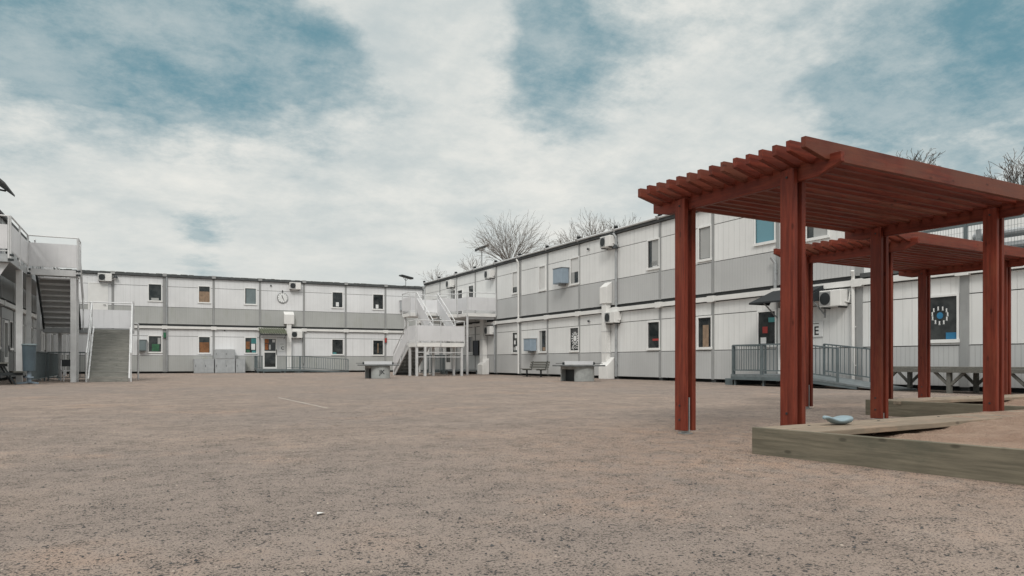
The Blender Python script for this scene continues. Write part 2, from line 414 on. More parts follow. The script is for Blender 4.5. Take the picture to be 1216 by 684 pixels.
# --- right building: facade in the plane X = 0, yard on +X; local x = -Y
def right_building():
    t = thing('module_building', 'long white two storey module building with grey lower panels running along the right', 'building', (0,0,0), R(-90))
    P = 2.92
    mods = [(-P*(i+1), -P*i, 2 if i < 12 else 1) for i in range(0, 17)]
    wins = [  # y0, y1, z0, z1, extras, pane
        (25.54,26.22,4.40,5.46,(('blind','greyblind',.3,1,.05,1),('flower_pot','paper',.35,.8,.02,.22)),'glass'),
        (28.50,29.10,4.36,5.48,(('blind','greyblind',.05,.95,.03,1),),'glass'),
        (31.20,32.00,4.55,5.60,(),'skyglass'),
        (33.25,34.00,4.40,5.48,(('blind','greyblind',.3,1,0,1),),'glass'),
        (19.70,20.42,4.34,5.50,(('blind','blind',.0,1,.45,1),('curtain','greyblind',0,.4,0,.45)),'glass'),
        (16.70,17.28,4.32,5.47,(('blind','blind',.0,1,.0,1),),'glass'),
        (13.72,14.27,4.42,5.52,(('blind','blind',.0,1,.28,1),),'glass'),
        (7.80,8.50,4.20,5.33,(('poster','paper',.2,.6,.1,.3),),'glass'),
        (4.9,5.6,4.3,5.3,(('blind','greyblind',0,.5,0,1),),'glass'),
        (13.72,14.30,1.24,2.28,(('paper_star','paper',.35,.75,.72,.9),('paper_star','paper',.2,.5,.40,.6),('paper_star','paper',.5,.9,.1,.3),('paper_star','greyblind',.1,.4,.1,.25)),'glass'),
        (16.70,17.38,1.25,2.27,(('curtain','greyblind',0,.3,.0,1),('flower_pot','curtain',.4,.8,.03,.2)),'glass'),
        (19.67,20.38,1.25,2.28,(),'glass'),
        (25.54,26.24,1.26,2.26,(('curtain','red',.35,1,.28,.36),),'glass'),
        (28.46,29.12,1.24,2.28,(('curtain','curtain',.3,.75,.0,.75),),'glass'),
        (31.33,32.03,1.27,2.31,(('paper_note','teal',.55,.95,.68,.82),('paper_note','paper',.08,.42,.03,.22),('paper_heart','red',.2,.5,.35,.55)),'glass'),
        (37.00,37.78,1.27,2.33,(('blue_curtain','blue',.62,1,.0,.16),),'glass'),
        (7.67,8.43,1.32,2.25,(('curtain','greyblind',.6,1,0,1),),'glass'),
        (43.2,43.9,1.27,2.33,(),'glass'),
    ]
    holes = [(-y1, -y0, z0, z1) for (y0,y1,z0,z1,_,_) in wins]
    doors = [(5.95,6.85,3.16,5.28),(4.0,4.9,.2,2.3),(32.16,33.02,.3,2.40)]
    holes += [(-y1,-y0,z0,z1) for (y0,y1,z0,z1) in doors]
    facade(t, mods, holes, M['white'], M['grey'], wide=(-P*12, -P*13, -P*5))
    for (y0,y1,z0,z1,ex,pane) in wins:
        w = window(t, -y1, -y0, z0, z1, ex, pane)
        if abs(y0-19.67) < .01 and z0 < 2:     # sunburst cut-out
            w['label'] = 'window with a white sunburst paper decoration'
            s = MB(); cx, cz = -(y0+y1)/2, z0+.55
            s.disc((cx, cz), .13, -.019, .004)
            for k in range(14):
                a = k*PI/7
                s.bar((cx+.17*math.cos(a), -.017, cz+.17*math.sin(a)), (cx+.31*math.cos(a), -.017, cz+.31*math.sin(a)), .05, .004, up=(0,1,0))
            for q in range(26):
                xx = -y1+.04+random.random()*.6; zz = z0+.04+random.random()*.22
                s.box(xx, xx+.05, -.019, -.015, zz, zz+.03)
            s.build('paper_sunburst', M['paper'], w)
        if abs(y0-37.0) < .01:                 # ring of paper figures round a blue globe
            w['label'] = 'window with white paper figures ringed round a blue globe'
            cx, cz = -(y0+y1)/2+.06, z0+.60
            MB().disc((cx, cz), .085, -.019, .003, 9).build('paper_globe', M['blue'], w)
            f = MB()
            for k in range(11):
                a = k*2*PI/11+.2; px = cx+.215*math.cos(a)*random.uniform(.9,1.08); pz = cz+.20*math.sin(a)*random.uniform(.85,1.1)
                f.box(px-.016, px+.016, -.0185, -.0155, pz-.022, pz+.018); f.disc((px, pz+.036), .02, -.0185, .003, 10)
                f.box(px-.02, px-.006, -.0185, -.0155, pz-.045, pz-.022); f.box(px+.006, px+.02, -.0185, -.0155, pz-.045, pz-.022)
            f.build('paper_figures', M['paper'], w)
    for (y0,y1,z0,z1) in doors:
        d = MB(); d.box(-y1, -y1+.07, -.04, .04, z0, z1); d.box(-y0-.07, -y0, -.04, .04, z0, z1); d.box(-y1+.07, -y0-.07, -.04, .04, z1-.08, z1)
        d.box(-y1+.07, -y0-.07, -.035, .0, z0, z0+.5); d.box(-y1+.07, -y0-.07, -.035, .01, z0+1.0, z0+1.1)
        d = d.build('door', M['whitepvc'], t)
        MB().box(-y1+.08, -y0-.08, -.034, -.02, z0+.5, z1-.08).build('pane', M['glass'], d)
        h = MB(); h.tube((-y1+.16,.0,z0+1.0),(-y1+.16,.06,z0+1.0),.012); h.tube((-y1+.16,.06,z0+1.0),(-y1+.28,.06,z0+1.0),.012); h.build('handle', M['dark'], d)
    # roofs with edge trim
    r = MB(); r.box(-35.10, .0, -8, .10, 6.10, 6.24); r.box(-35.1, 0, -8, .06, 6.24, 6.28)
    roof = r.build('roof', M['bitumen'], t)
    g = MB(); 
    for i in range(12):
        g.tube((-P*(i+1)+.08, .13, 6.25), (-P*i-.08, .13, 6.25), .045, 8)
        g.bar((-P*(i+1), .05, 6.18), (-P*(i+1), .2, 6.33), .10, .07)
    g.build('gutter', M['galvlight'], roof)
    for i in range(13):
        MB().bar((-P*i-.04, .02, 6.26), (-P*i-.16, .14, 6.40), .16, .05).build('gutter_clip', M['dark'], roof)
    r = MB(); r.box(-P*17, -35.12, -8, .08, 3.04, 3.16); r.build('lower_roof', M['bitumen'], t)
    # body behind the front
    b = MB(); b.box(-35.04, .0, -7.9, -.32, .16, 6.09); b.box(-P*17, -35.05, -7.9, -.32, .16, 3.03); b.build('rear_body', M['white'], t)
    e = MB(); e.box(-35.04-.0, -35.09, -7.9, -.02, 3.17, 6.08); e.build('end_wall', M['white'], t)
    p = MB()
    for i in range(18): p.box(-P*i-.1, -P*i+.1, -.3, -.02, 0, .17)
    p.box(-P*17, 0, -.5, -.36, 0, .16); p.build('plinth', M['core'], t)
    # down pipes
    for y, z0, z1, mt in ((14.52, .1, 6.15, 'whitepaint'), (23.44,.1,6.12,'galv'), (34.9,.1,3.25,'whitepaint'), (32.08,2.98,4.0,'galv'), (11.6,.1,2.9,'galv')):
        d = MB(); d.path([(-y,.075,z0),(-y,.075,z1-.2),(-y+ (.08 if y < 34 else -.05),.16,z1)], .048, 8)
        for zc in (z0+.5, (z0+z1)/2, z1-.4): d.box(-y-.06,-y+.06,.0,.06,zc,zc+.03)
        d.build('downpipe', M[mt], t, smooth=False)
    return t
right_building()

# --- back building: facade in the plane Y = -2.4; local x = X
def back_building():
    t = thing('module_building', 'white two storey module building with mossy roof edge closing the far side of the yard', 'building', (0,-2.4,0), 0)
    P = 2.88; X0 = 2.15
    xs = [X0 + P*i for i in range(-1, 9)]
    mods = [(a, b, 2) for a, b in zip(xs, xs[1:])]
    wins = [
        (16.75,17.45,4.59,5.60,(('flower_pot','greyblind',.2,.8,.02,.16),),'glass'),
        (13.91,14.55,4.59,5.60,(('curtain','curtain',.0,1,.0,.68),),'glass'),
        (11.05,11.73,4.58,5.60,(('blind','greybox',.1,1,.0,.97),),'glass'),
        (5.27,5.96,4.55,5.58,(('blind','bluebox',.0,.0,.0,.0),('paper_note','paper',.35,.65,.06,.34)),'glass'),
        (2.34,3.06,4.53,5.55,(('paper_note','paper',.28,.55,.03,.30),),'glass'),
        (16.75,17.45,1.36,2.34,(('potted_leaves','plant',.25,.85,.03,.5),('blind','greyblind',.72,.95,.5,.9)),'glass'),
        (13.91,14.55,1.32,2.33,(('curtain','orangecurtain',.05,.95,.0,.66),),'glass'),
        (11.03,11.72,1.33,2.32,(('curtain','orangecurtain',.05,.4,.25,.75),('paper_note','paper',.55,.9,.2,.6),('paper_note','teal',.55,1,.62,.98),('paper_note','teal',.6,.95,.0,.15),('potted_leaves','plant',.1,.4,.02,.2)),'glass'),
        (5.24,5.98,1.27,2.28,(('flower_pot','teal',.05,.4,.0,.12),),'glass'),
        (2.34,3.06,1.25,2.26,(('curtain','curtain',.45,.55,.1,.8),),'glass'),
    ]
    holes = [(a,b,c,d) for (a,b,c,d,_,_) in wins]
    D = [(9.70,10.60,.26,2.36),(19.75,20.70,3.2,5.5)]
    holes += D
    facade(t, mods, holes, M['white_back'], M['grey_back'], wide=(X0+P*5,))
    for (a,b,c,d,ex,pn) in wins: window(t, a, b, c, d, [e for e in ex if e[2] != e[3]], pn)
    x0,x1,z0,z1 = D[0]
    d = MB(); d.box(x0,x0+.09,-.04,.045,z0,z1); d.box(x1-.09,x1,-.04,.045,z0,z1); d.box(x0+.09,x1-.09,-.04,.045,z1-.09,z1); d.box(x0+.09,x1-.09,-.04,.045,z0,z0+.12)
    d.box(x0+.09,x1-.09,-.04,.04,z0+1.08,z0+1.2)
    d = d.build('door', M['whitepvc'], t)
    p = MB().box(x0+.09,x1-.09,-.034,-.02,z0+.12,z1-.09).build('pane', M['glass'], d)
    n = MB(); n.box(x1-.36,x1-.12,-.019,-.015,z0+1.72,z0+1.98); n.box(x1-.34,x1-.14,-.019,-.015,z0+1.28,z0+1.68); n.build('orange_notice', M['orange'], d)
    n = MB(); n.box(x1-.5,x1-.39,-.019,-.015,z0+1.3,z0+1.62); n.box(x0+.12,x0+.3,-.019,-.015,z0+1.78,z0+1.97); n.build('paper_note', M['paper'], d)
    h = MB(); h.tube((x0+.05,.04,z0+1.1),(x0+.05,.10,z0+1.1),.015); h.box(x0+.03,x0+.07,.09,.11,z0+.95,z0+1.3); h.build('handle', M['dark'], d)
    x0,x1,z0,z1 = D[1]
    d = MB(); d.box(x0,x1,-.04,.03,z0,z1); d.box(x0-.06,x0,-.04,.045,z0,z1+.06); d.box(x1,x1+.06,-.04,.045,z0,z1+.06); d.box(x0,x1,-.04,.045,z1,z1+.06)
    d = d.build('door', M['whitepvc'], t)
    h = MB(); h.tube((x0+.08,.03,z0+1.0),(x0+.08,.09,z0+1.0),.015); h.box(x0+.06,x0+.2,.08,.10,z0+.99,z0+1.02); h.build('handle', M['dark'], d)
    xa, xb = xs[0], xs[-1]
    r = MB(); r.box(xa, xb, -8, .14, 6.10, 6.20); r.box(xa, xb, -8, .08, 6.20, 6.27)
    roof = r.build('roof', M['bitumen'], t)
    ms = MB()
    x = xa
    while x < xb-.1:
        w = random.uniform(.12,.5); hh = random.uniform(.01,.07)
        ms.box(x, min(x+w, xb), random.uniform(-.5,-.2), random.uniform(.0,.07), 6.272, 6.272+hh*.45); x += w+random.uniform(.0,.12)
    ms.build('moss', M['mossfelt'], roof)
    for xx in xs: MB().box(xx-.12, xx+.12, -.1, .165, 6.12, 6.30).build('edge_clip', M['trim'], roof)
    MB().box(xa, xb, -7.9, -.32, .16, 6.09).build('rear_body', M['white_back'], t)
    p = MB()
    for xx in xs: p.box(xx-.1, xx+.1, -.3, -.02, 0, .17)
    p.box(xa, xb, -.5, -.36, 0, .16); p.build('plinth', M['core'], t)
    d = MB(); d.path([(16.42,.08,.1),(16.42,.08,2.8)], .05, 8); d.path([(16.44,.08,3.1),(16.44,.08,6.1)], .05, 8); d.build('downpipe', M['galv'], t)
    d = MB(); d.path([(7.98,.08,.6),(7.98,.08,2.8)], .06, 8); d.build('downpipe', M['trim'], t)
    return t
back_building()

# --- left building: facade in the plane X = 22.5, yard on -X; local x = Y
def left_building():
    t = thing('module_building', 'shaded grey module building behind the gallery on the left edge', 'building', (22.5,0,0), R(90))
    xs = [-1.6 + 2.92*i for i in range(0, 9)]
    wins = []
    for i in range(8):
        x = xs[i]
        wins.append((x+.35, x+1.05, 1.27, 2.3)); wins.append((x+1.5, x+2.2, 4.3, 5.4))
    holes = list(wins); D = [(xs[i]+1.5, xs[i]+2.4, .2, 2.3) for i in (1,3,5,6)]
    holes += D
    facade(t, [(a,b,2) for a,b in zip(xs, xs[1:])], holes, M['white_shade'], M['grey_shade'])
    for (a,b,c,d) in wins: window(t, a, b, c, d, (('blind','greyblind',0,.4,.2,1),) if random.random() < .5 else ())
    for (x0,x1,z0,z1) in D:
        d = MB(); d.box(x0,x0+.09,-.04,.045,z0,z1); d.box(x1-.09,x1,-.04,.045,z0,z1); d.box(x0+.09,x1-.09,-.04,.045,z1-.09,z1); d.box(x0+.09,x1-.09,-.04,.04,z0,z0+.7)
        d = d.build('door', M['whitepvc'], t)
        MB().box(x0+.09,x1-.09,-.034,-.02,z0+.7,z1-.09).build('pane', M['glass'], d)
        MB().box(x0+.03,x0+.07,.05,.08,z0+.95,z0+1.15).build('handle', M['dark'], d)
    xa, xb = xs[0], xs[-1]
    r = MB(); r.box(xa, xb, -8, .12, 6.10, 6.22); r.box(xa, xb, -8, .06, 6.22, 6.28); r.build('roof', M['bitumen'], t)
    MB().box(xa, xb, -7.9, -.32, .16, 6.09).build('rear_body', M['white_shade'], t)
    p = MB(); p.box(xa, xb, -.4, -.3, 0, .16); p.build('plinth', M['core'], t)
left_building()

# ------------------------------------------------------------------ wall mounted equipment
RW = R(-90)     # things on the right wall: local x = -Y, local y = +X
def ac_unit(label, loc, rz):
    t = thing('air_conditioner', label, 'air conditioner', loc, rz, 'air conditioner units on the walls')
    MB().box(-.37,.37,.06,.35,-.235,.235).build('casing', M['whitepaint'], t, bevel=.02)
    f = MB(); f.box(-.02,.34,.345,.356,-.2,.2); g = f.build('fan_grille', M['trim'], t)
    k = MB(); k.tube((.16,.356,0),(.16,.364,0),.175,24); k.build('fan', M['dark'], t)
    b = MB()
    for x in (-.28,.28): MB().box(x-.02,x+.02,.0,.33,-.275,-.238).build('bracket', M['dark'], t)
    p = MB(); p.path([(-.37,.2,-.1),(-.43,.1,-.12),(-.43,.04,.2)], .02, 6); p.build('pipe', M['whitepaint'], t)
    return t
ac0 = ac_unit('white air conditioner under the right roof edge, beside a dark lamp on a downpipe', (0,23.0,5.80), RW)
for lab, loc, rz in (
    ('white air conditioner high on the right wall above the end of the stair balcony', (0,11.15,5.70), RW),
    ('white air conditioner high on the right wall nearest the corner of the yard', (0,5.2,5.72), RW),
    ('white air conditioner low on the right wall beside the white duct under the balcony', (0,11.15,2.50), RW),
    ('white air conditioner below the floor band, next to the tall hooded white duct', (0,23.35,2.58), RW),
    ('large looking white air conditioner above the E sign, seen between two red posts', (0,34.35,2.52), RW),
    ('white air conditioner above and right of the clock on the far building', (8.55,-2.4,5.88), 0),
    ('white air conditioner beside the duct and green canopy on the far building', (8.45,-2.4,2.58), 0),
    ('white air conditioner above the upper door behind the left staircase', (19.85,-2.4,5.88), 0)):
    dup(ac0, loc, rz, lab)

def wall_box(label, loc, rz, mat, w=.62, d=.34, h=.66):
    t = thing('wall_cabinet', label, 'wall cabinet', loc, rz, 'metal cabinets hung on the walls')
    MB().box(-w/2,w/2,.03,d,-h/2,h/2).build('casing', mat, t, bevel=.012)
    MB().box(-w/2+.04,w/2-.04,d,d+.012,-h/2+.04,h/2-.04).build('cover', mat, t)
    b = MB(); b.box(-w/2-.03,w/2+.03,.0,d+.03,h/2,h/2+.02); b.box(-.1,.1,.0,d*.7,-h/2-.1,-h/2); b.build('bracket', M['trim'], t)
    return t
wall_box('blue grey metal cabinet beside an upper window on the right wall', (0,19.15,4.75), RW, M['bluebox'], .8, .42, .72)
wall_box('blue grey metal cabinet beside a ground floor window above the bench', (0,16.05,1.58), RW, M['bluebox'], .72, .38, .62)
wall_box('dark grey cabinet on the far wall just right of the left stair', (17.83,-2.4,1.75), 0, M['greybox'], .48, .3, .68)
wall_box('grey cabinet on the upper far wall next to the corner stair', (.82,-2.4,4.80), 0, M['cabinet'], .55, .35, .72)

def duct(label, loc, rz, z_shaft, z_top, w, d, base=True, head=None):
    t = thing('air_duct', label, 'duct', loc, rz, 'white ventilation ducts on the walls')
    MB().box(-w/2,w/2,.02,d,.12,z_shaft).build('shaft', M['whitepaint'], t, bevel=.008)
    if head:
        hw = head
        m = MB(); m.prism([(-hw/2,.02,z_shaft),(-hw/2,d+.04,z_shaft),(-hw/2,d+.04,z_top-.22),(-hw/2,.02,z_top)], (hw,0,0))
        m.build('hood', M['whitepaint'], t, bevel=.008)
    if base:
        m = MB(); m.prism([(-w/2-.30,.03,.0),(-w/2-.30,d+.16,.0),(-w/2-.30,d+.16,.55),(-w/2-.30,.03,.92)], (w+.28,0,0)); m.build('inlet_box', M['whitepaint'], t, bevel=.01)
    for z in (1.1,2.0): MB().box(-w/2-.02,w/2+.02,.0,d+.01,z,z+.03).build('clamp', M['galvlight'], t)
duct('white duct with slanted hood standing against the right wall behind the grey table', (0,22.8,0), RW, 3.2, 4.12, .34, .26, True, .52)
duct('white duct under the balcony with a slanted box at its foot', (0,10.25,0), RW, 3.2, 3.2, .42, .30)
duct('white duct with wide hood beside the green canopy on the far building', (8.95,-2.4,0), 0, 3.28, 4.14, .30, .3, False, .66)

def wall_lamp(label, loc, rz):
    t = thing('wall_lamp', label, 'lamp', loc, rz, 'dark lamps on the building fronts')
    MB().box(-.05,.05,0,.12,-.04,.04).build('arm', M['trim'], t)
    m = MB(); m.tube((0,.16,-.12),(0,.16,.02),.13,12,.06); m.build('lamp_shade', M['dark'], t, smooth=False)
    return t
L0 = wall_lamp('small dark lamp on the downpipe under the right roof edge', (0,23.5,5.58), RW)
dup(L0, (19.28,-2.4,6.0), 0, 'small dark lamp beside the highest air conditioner of the far building')
def vent(label, loc, rz):
    t = thing('wall_vent', label, 'vent', loc, rz, 'round vents in the walls')
    MB().tube((0,0,0),(0,.05,0),.055,14).build('collar', M['trim'], t)
    MB().tube((0,.05,0),(0,.09,0),.035,12,.05).build('cap', M['dark'], t)
    return t
V0 = vent('small round vent high in the right wall between cabinet and air conditioner', (0,21.25,5.75), RW)
dup(V0, (0,21.3,2.53), RW, 'small round vent low in the right wall left of the tall duct')
dup(V0, (13.0,-2.4,2.80), 0, 'small round dark vent above the stacked grey lockers')
dup(V0, (10.1,-2.4,5.85), 0, 'small round vent high on the far wall left of the clock')

def sign(name, label, loc, rz, w, h, letter, lsize):
    t = thing(name, label, 'sign', loc, rz)
    MB().box(-w/2,w/2,.01,.035,-h/2,h/2).build('board', M['paper'], t, bevel=.006)
    letters(letter, lsize, (0,.037,-h*.13), t, M['ink'], 'letter', .004)
    m = MB(); 
    for i in range(7): m.box(w*.28-i*.075*w-.02*w, w*.28-i*.075*w+.03*w, .036, .038, h*.33, h*.385)
    m.build('small_lettering', M['ink'], t)
sign('entrance_sign', 'white sign with a black letter E beside the ramp under the awning', (0,33.62,1.68), RW, .44, .46, 'E', .36)
sign('entrance_sign', 'white sign with a black letter C beside the door of the far building', (9.34,-2.4,1.72), 0, .46, .58, 'C', .30)

def clock():
    t = thing('wall_clock', 'round white clock with dark hands on the far building', 'clock', (9.34,-2.4,5.06))
    MB().tube((0,.0,0),(0,.07,0),.35,32).build('rim', M['dark'], t)
    MB().tube((0,.07,0),(0,.078,0),.328,32).build('face', M['paper'], t)
    m = MB()
    for k in range(12):
        a = k*PI/6; m.bar((.26*math.sin(a),.081,.26*math.cos(a)),(.31*math.sin(a),.081,.31*math.cos(a)),.026,.004,up=(0,1,0))
    m.build('hour_marks', M['ink'], t)
    m = MB(); m.bar((0,.086,-.03),(.05,.086,.17),.04,.006,up=(0,1,0)); m.build('hour_hand', M['ink'], t)
    m = MB(); m.bar((.02,.09,.05),(-.10,.09,-.20),.03,.006,up=(0,1,0)); m.build('minute_hand', M['ink'], t)
    m = MB(); m.tube((0,.03,.37),(0,.05,.52),.025,6); m.build('bracket', M['dark'], t)
clock()

def alarm(label, loc, rz, mat, name, cat):
    t = thing(name, label, cat, loc, rz)
    MB().box(-.09,.09,.0,.05,-.2,.2).build('back_plate', M['trim'], t)
    MB().tube((0,.05,-.16),(0,.05,.16),.075,12).build('body', mat, t)
alarm('red extinguisher box on a grey column of the far building', (2.15,-2.37,2.28), 0, M['red'], 'alarm_box', 'alarm')
alarm('dark green hose holder on a grey column of the far building', (16.55,-2.37,2.42), 0, M['green'], 'hose_holder', 'hose holder')

def canopy_green():
    t = thing('door_canopy', 'corrugated green brown canopy over the C door', 'canopy', (10.05,-2.4,0))
    m = MB(); n = 22; W = 1.72
    for i in range(n):
        x0 = -W/2+W*i/n; x1 = x0+W/n; dz = .055 if i % 2 else 0
        m.prism([(x0,.03,2.98+dz),(x0,1.05,2.56+dz),(x0,1.05,2.575+dz),(x0,.03,2.995+dz)], (W/n,0,0))
    m.build('roof_sheet', M['corr'], t)
    m = MB(); m.box(-W/2,W/2,1.0,1.05,2.48,2.55); m.box(-W/2,W/2,.0,.05,2.88,2.96)
    for x in (-W/2+.05, W/2-.05): m.bar((x,.05,2.9),(x,1.02,2.52),.04,.06); m.bar((x,.03,2.3),(x,.8,2.58),.03,.03)
    m.build('frame', M['dark'], t)
canopy_green()
def awning_black():
    t = thing('door_canopy', 'black wedge shaped awning over the entrance by the E sign', 'canopy', (0,33.0,0), RW)
    m = MB(); m.prism([(-.95,.02,2.98),(-.95,1.15,2.52),(-.95,1.15,2.47),(-.95,.02,2.90)], (1.9,0,0)); m.build('awning_sheet', M['black'], t)
    for x in (-.96,.945): MB().prism([(x,.02,2.90),(x,1.12,2.47),(x,.3,2.47)], (.015,0,0)).build('side_flap', M['black'], t)
    for x in (-.9,.9):
        m = MB(); m.bar((x,.02,2.1),(x,.6,2.55),.03,.03); m.box(x-.02,x+.02,.0,.03,2.0,2.9)
        m.build('bracket', M['galv'], t)
awning_black()
def canopy_dark():
    t = thing('door_canopy', 'dark sloping canopy above the gallery at the left edge', 'canopy', (22.4,21.35,0), R(90))
    m = MB(); m.prism([(-.95,.0,6.95),(-.95,.92,6.12),(-.95,.92,6.06),(-.95,.0,6.75)], (1.9,0,0)); m.build('roof_sheet', M['bitumen'], t)
    for x in (-.8,.8):
        m = MB(); m.bar((x,.0,6.3),(x,.7,6.2),.05,.05); m.box(x-.03,x+.03,-.05,.02,6.25,6.8)
        m.build('bracket', M['dark'], t)
canopy_dark()

# ------------------------------------------------------------------ ramps
def baluster_panel(mb, p, q, h0, h1, post=.05, step=.13, bal=.016):
    """railing from p to q (floor points); bottom bar at h0, top at h1"""
    p = Vector(p); q = Vector(q); L = (q-p).length; Z = Vector((0,0,1))
    mb.bar(p+Z*h1, q+Z*h1, post, .04); mb.bar(p+Z*h0, q+Z*h0, .03, .03)
    n = max(2, int(L/step))
    for i in range(n+1):
        a = p+(q-p)*i/n
        w = post if i in (0, n) else bal
        lo = -.05 if i in (0, n) else h0
        mb.bar(a+Z*lo, a+Z*h1, w, w, up=(1,0,0))
def ramp_E():
    t = thing('access_ramp', 'blue grey steel ramp and landing with railings at the E entrance', 'ramp', (0,0,0))
    m = MB(); m.box(.12,1.6,31.75,34.2,.27,.34); m.prism([(.35,34.2,.34),(.35,37.0,.03),(.35,37.0,.0),(.35,34.2,.27)], (1.25,0,0)); m.build('deck', M['ramplight'], t)
    for (a, b) in (((1.56,31.8,.34),(1.56,32.95,.34)), ((1.56,33.0,.34),(1.56,34.15,.34)), ((1.56,34.2,.34),(1.56,35.6,.185)), ((.4,34.2,.34),(.4,35.7,.175)), ((.2,31.8,.34),(1.5,31.8,.34))):
        r = MB(); baluster_panel(r, a, b, .12, .88); r.build('railing', M['ramp'], t)
    m = MB(); m.box(1.52,1.6,31.75,34.2,.17,.27)
    for y in (31.85,33.0,34.1):
        for x in (.3,1.5): m.box(x-.03,x+.03,y-.03,y+.03,0,.27)
    m.bar((1.56,34.2,.22),(1.56,36.2,.05),.06,.08)
    m.build('frame', M['ramp'], t)
    m = MB(); m.box(.3,1.5,31.4,31.72,.16,.2); m.box(.3,1.5,31.4,31.44,0,.16); m.box(.3,.34,31.44,31.72,0,.16); m.box(1.46,1.5,31.44,31.72,0,.16); m.build('step', M['ramp'], t)
ramp_E()
def ramp_C():
    t = thing('access_ramp', 'grey green steel ramp with long railing below the C door', 'ramp', (0,0,0))
    m = MB(); m.box(8.4,11.2,-2.28,-1.05,.17,.24); m.prism([(8.4,-2.2,.24),(5.1,-2.2,.03),(5.1,-2.2,.0),(8.4,-2.2,.17)], (0,1.15,0)); m.build('deck', M['ramplight'], t)
    for a, b in (((9.3,-1.08,.24),(8.45,-1.08,.24)), ((8.4,-1.08,.24),(5.2,-1.08,.04)), ((11.15,-1.08,.24),(10.85,-1.08,.24)), ((11.15,-2.2,.24),(11.15,-1.15,.24))):
        r = MB(); baluster_panel(r, a, b, .10, .86, .05, .15, .022); r.build('railing', M['ramp'], t)
    m = MB()
    for x in (8.5,9.4,10.7,11.1):
        for y in (-2.1,-1.1): m.box(x-.04,x+.04,y-.04,y+.04,0,.17)
    m.box(8.2,8.8,-1.4,-1.12,.0,.165); m.bar((8.4,-1.08,.16),(5.2,-1.08,.0),.05,.1); m.box(8.4,11.2,-1.1,-1.04,.1,.17); m.build('frame', M['ramp'], t)
    m = MB(); m.box(9.7,10.8,-1.03,-.7,.09,.13); m.box(9.7,9.74,-1.03,-.7,0,.09); m.box(10.76,10.8,-1.03,-.7,0,.09); m.build('step', M['ramp'], t)
ramp_C()

# ------------------------------------------------------------------ outside stairs
def panel_rail(t, p, q, zf, post_ends=(True, True), top=1.1, ph=(.12,.84), slope=0., bolts=True, mat='panel'):
    """solid sheet parapet with posts and round top rail, standing on level zf (zf at p, zf+slope at q)"""
    p2 = Vector((p[0],p[1],zf)); q2 = Vector((q[0],q[1],zf+slope)); Z = Vector((0,0,1)); d = (q2-p2)
    m = MB()
    e = d.normalized()*.03
    m.prism([p2+e+Z*ph[0], q2-e+Z*ph[0], q2-e+Z*ph[1], p2+e+Z*ph[1]], (0,0,0)) if False else None
    hd = Vector((d.x,d.y,0)).normalized(); nrm = Vector((-hd.y, hd.x, 0))*.012
    m.prism([p2+e+Z*ph[0]-nrm, q2-e+Z*ph[0]-nrm, q2-e+Z*ph[1]-nrm, p2+e+Z*ph[1]-nrm], nrm*2)
    m.build('parapet', M[mat], t)
    r = MB(); r.tube(p2+Z*top, q2+Z*top, .024, 8)
    n = max(1, int(round(Vector((d.x,d.y,0)).length/1.5)))
    for i in range(n+1):
        if (i == 0 and not post_ends[0]) or (i == n and not post_ends[1]): continue
        a = p2+d*i/n + nrm*3.2*(0 if slope else 0)
        r.tube(a+Z*-.16, a+Z*top, .027, 8)
    if not slope:
        r.bar(p2+Z*.06, q2+Z*.06, .02, .025)
    r.build('railing', M['galvlight'], t)

def flight(t, x0, x1, ya, za, yb, zb, n, mat='tread', riser=False, stringer='galvlight', riser_mat=None):
    """straight flight between (ya,za) bottom and (yb,zb) top; n risers"""
    m = MB(); dy = (yb-ya)/(n); dz = (zb-za)/n; sg = 1 if yb > ya else -1; rm = MB() if riser_mat else m
    for i in range(n-1):
        y = ya+dy*(i+.5); z = za+dz*(i+1)
        m.box(x0+.03, x1-.03, y-abs(dy)*.56, y+abs(dy)*.56, z-.045, z)
        if riser: rm.box(x0+.03, x1-.03, y-sg*abs(dy)*.53-.008, y-sg*abs(dy)*.53+.008, z-dz+.004, z-.05)
    if riser:
        rm.box(x0+.03, x1-.03, yb-sg*.03-.008, yb-sg*.03+.008, zb-dz+.004, zb-.05)
    m.build('steps', M[mat], t)
    if riser_mat: rm.build('risers', M[riser_mat], t)
    for x in (x0, x1):
        s = MB(); s.bar((x, ya, za+.02), (x, yb, zb-.06), .045, .26); s.build('stringer', M[stringer], t)

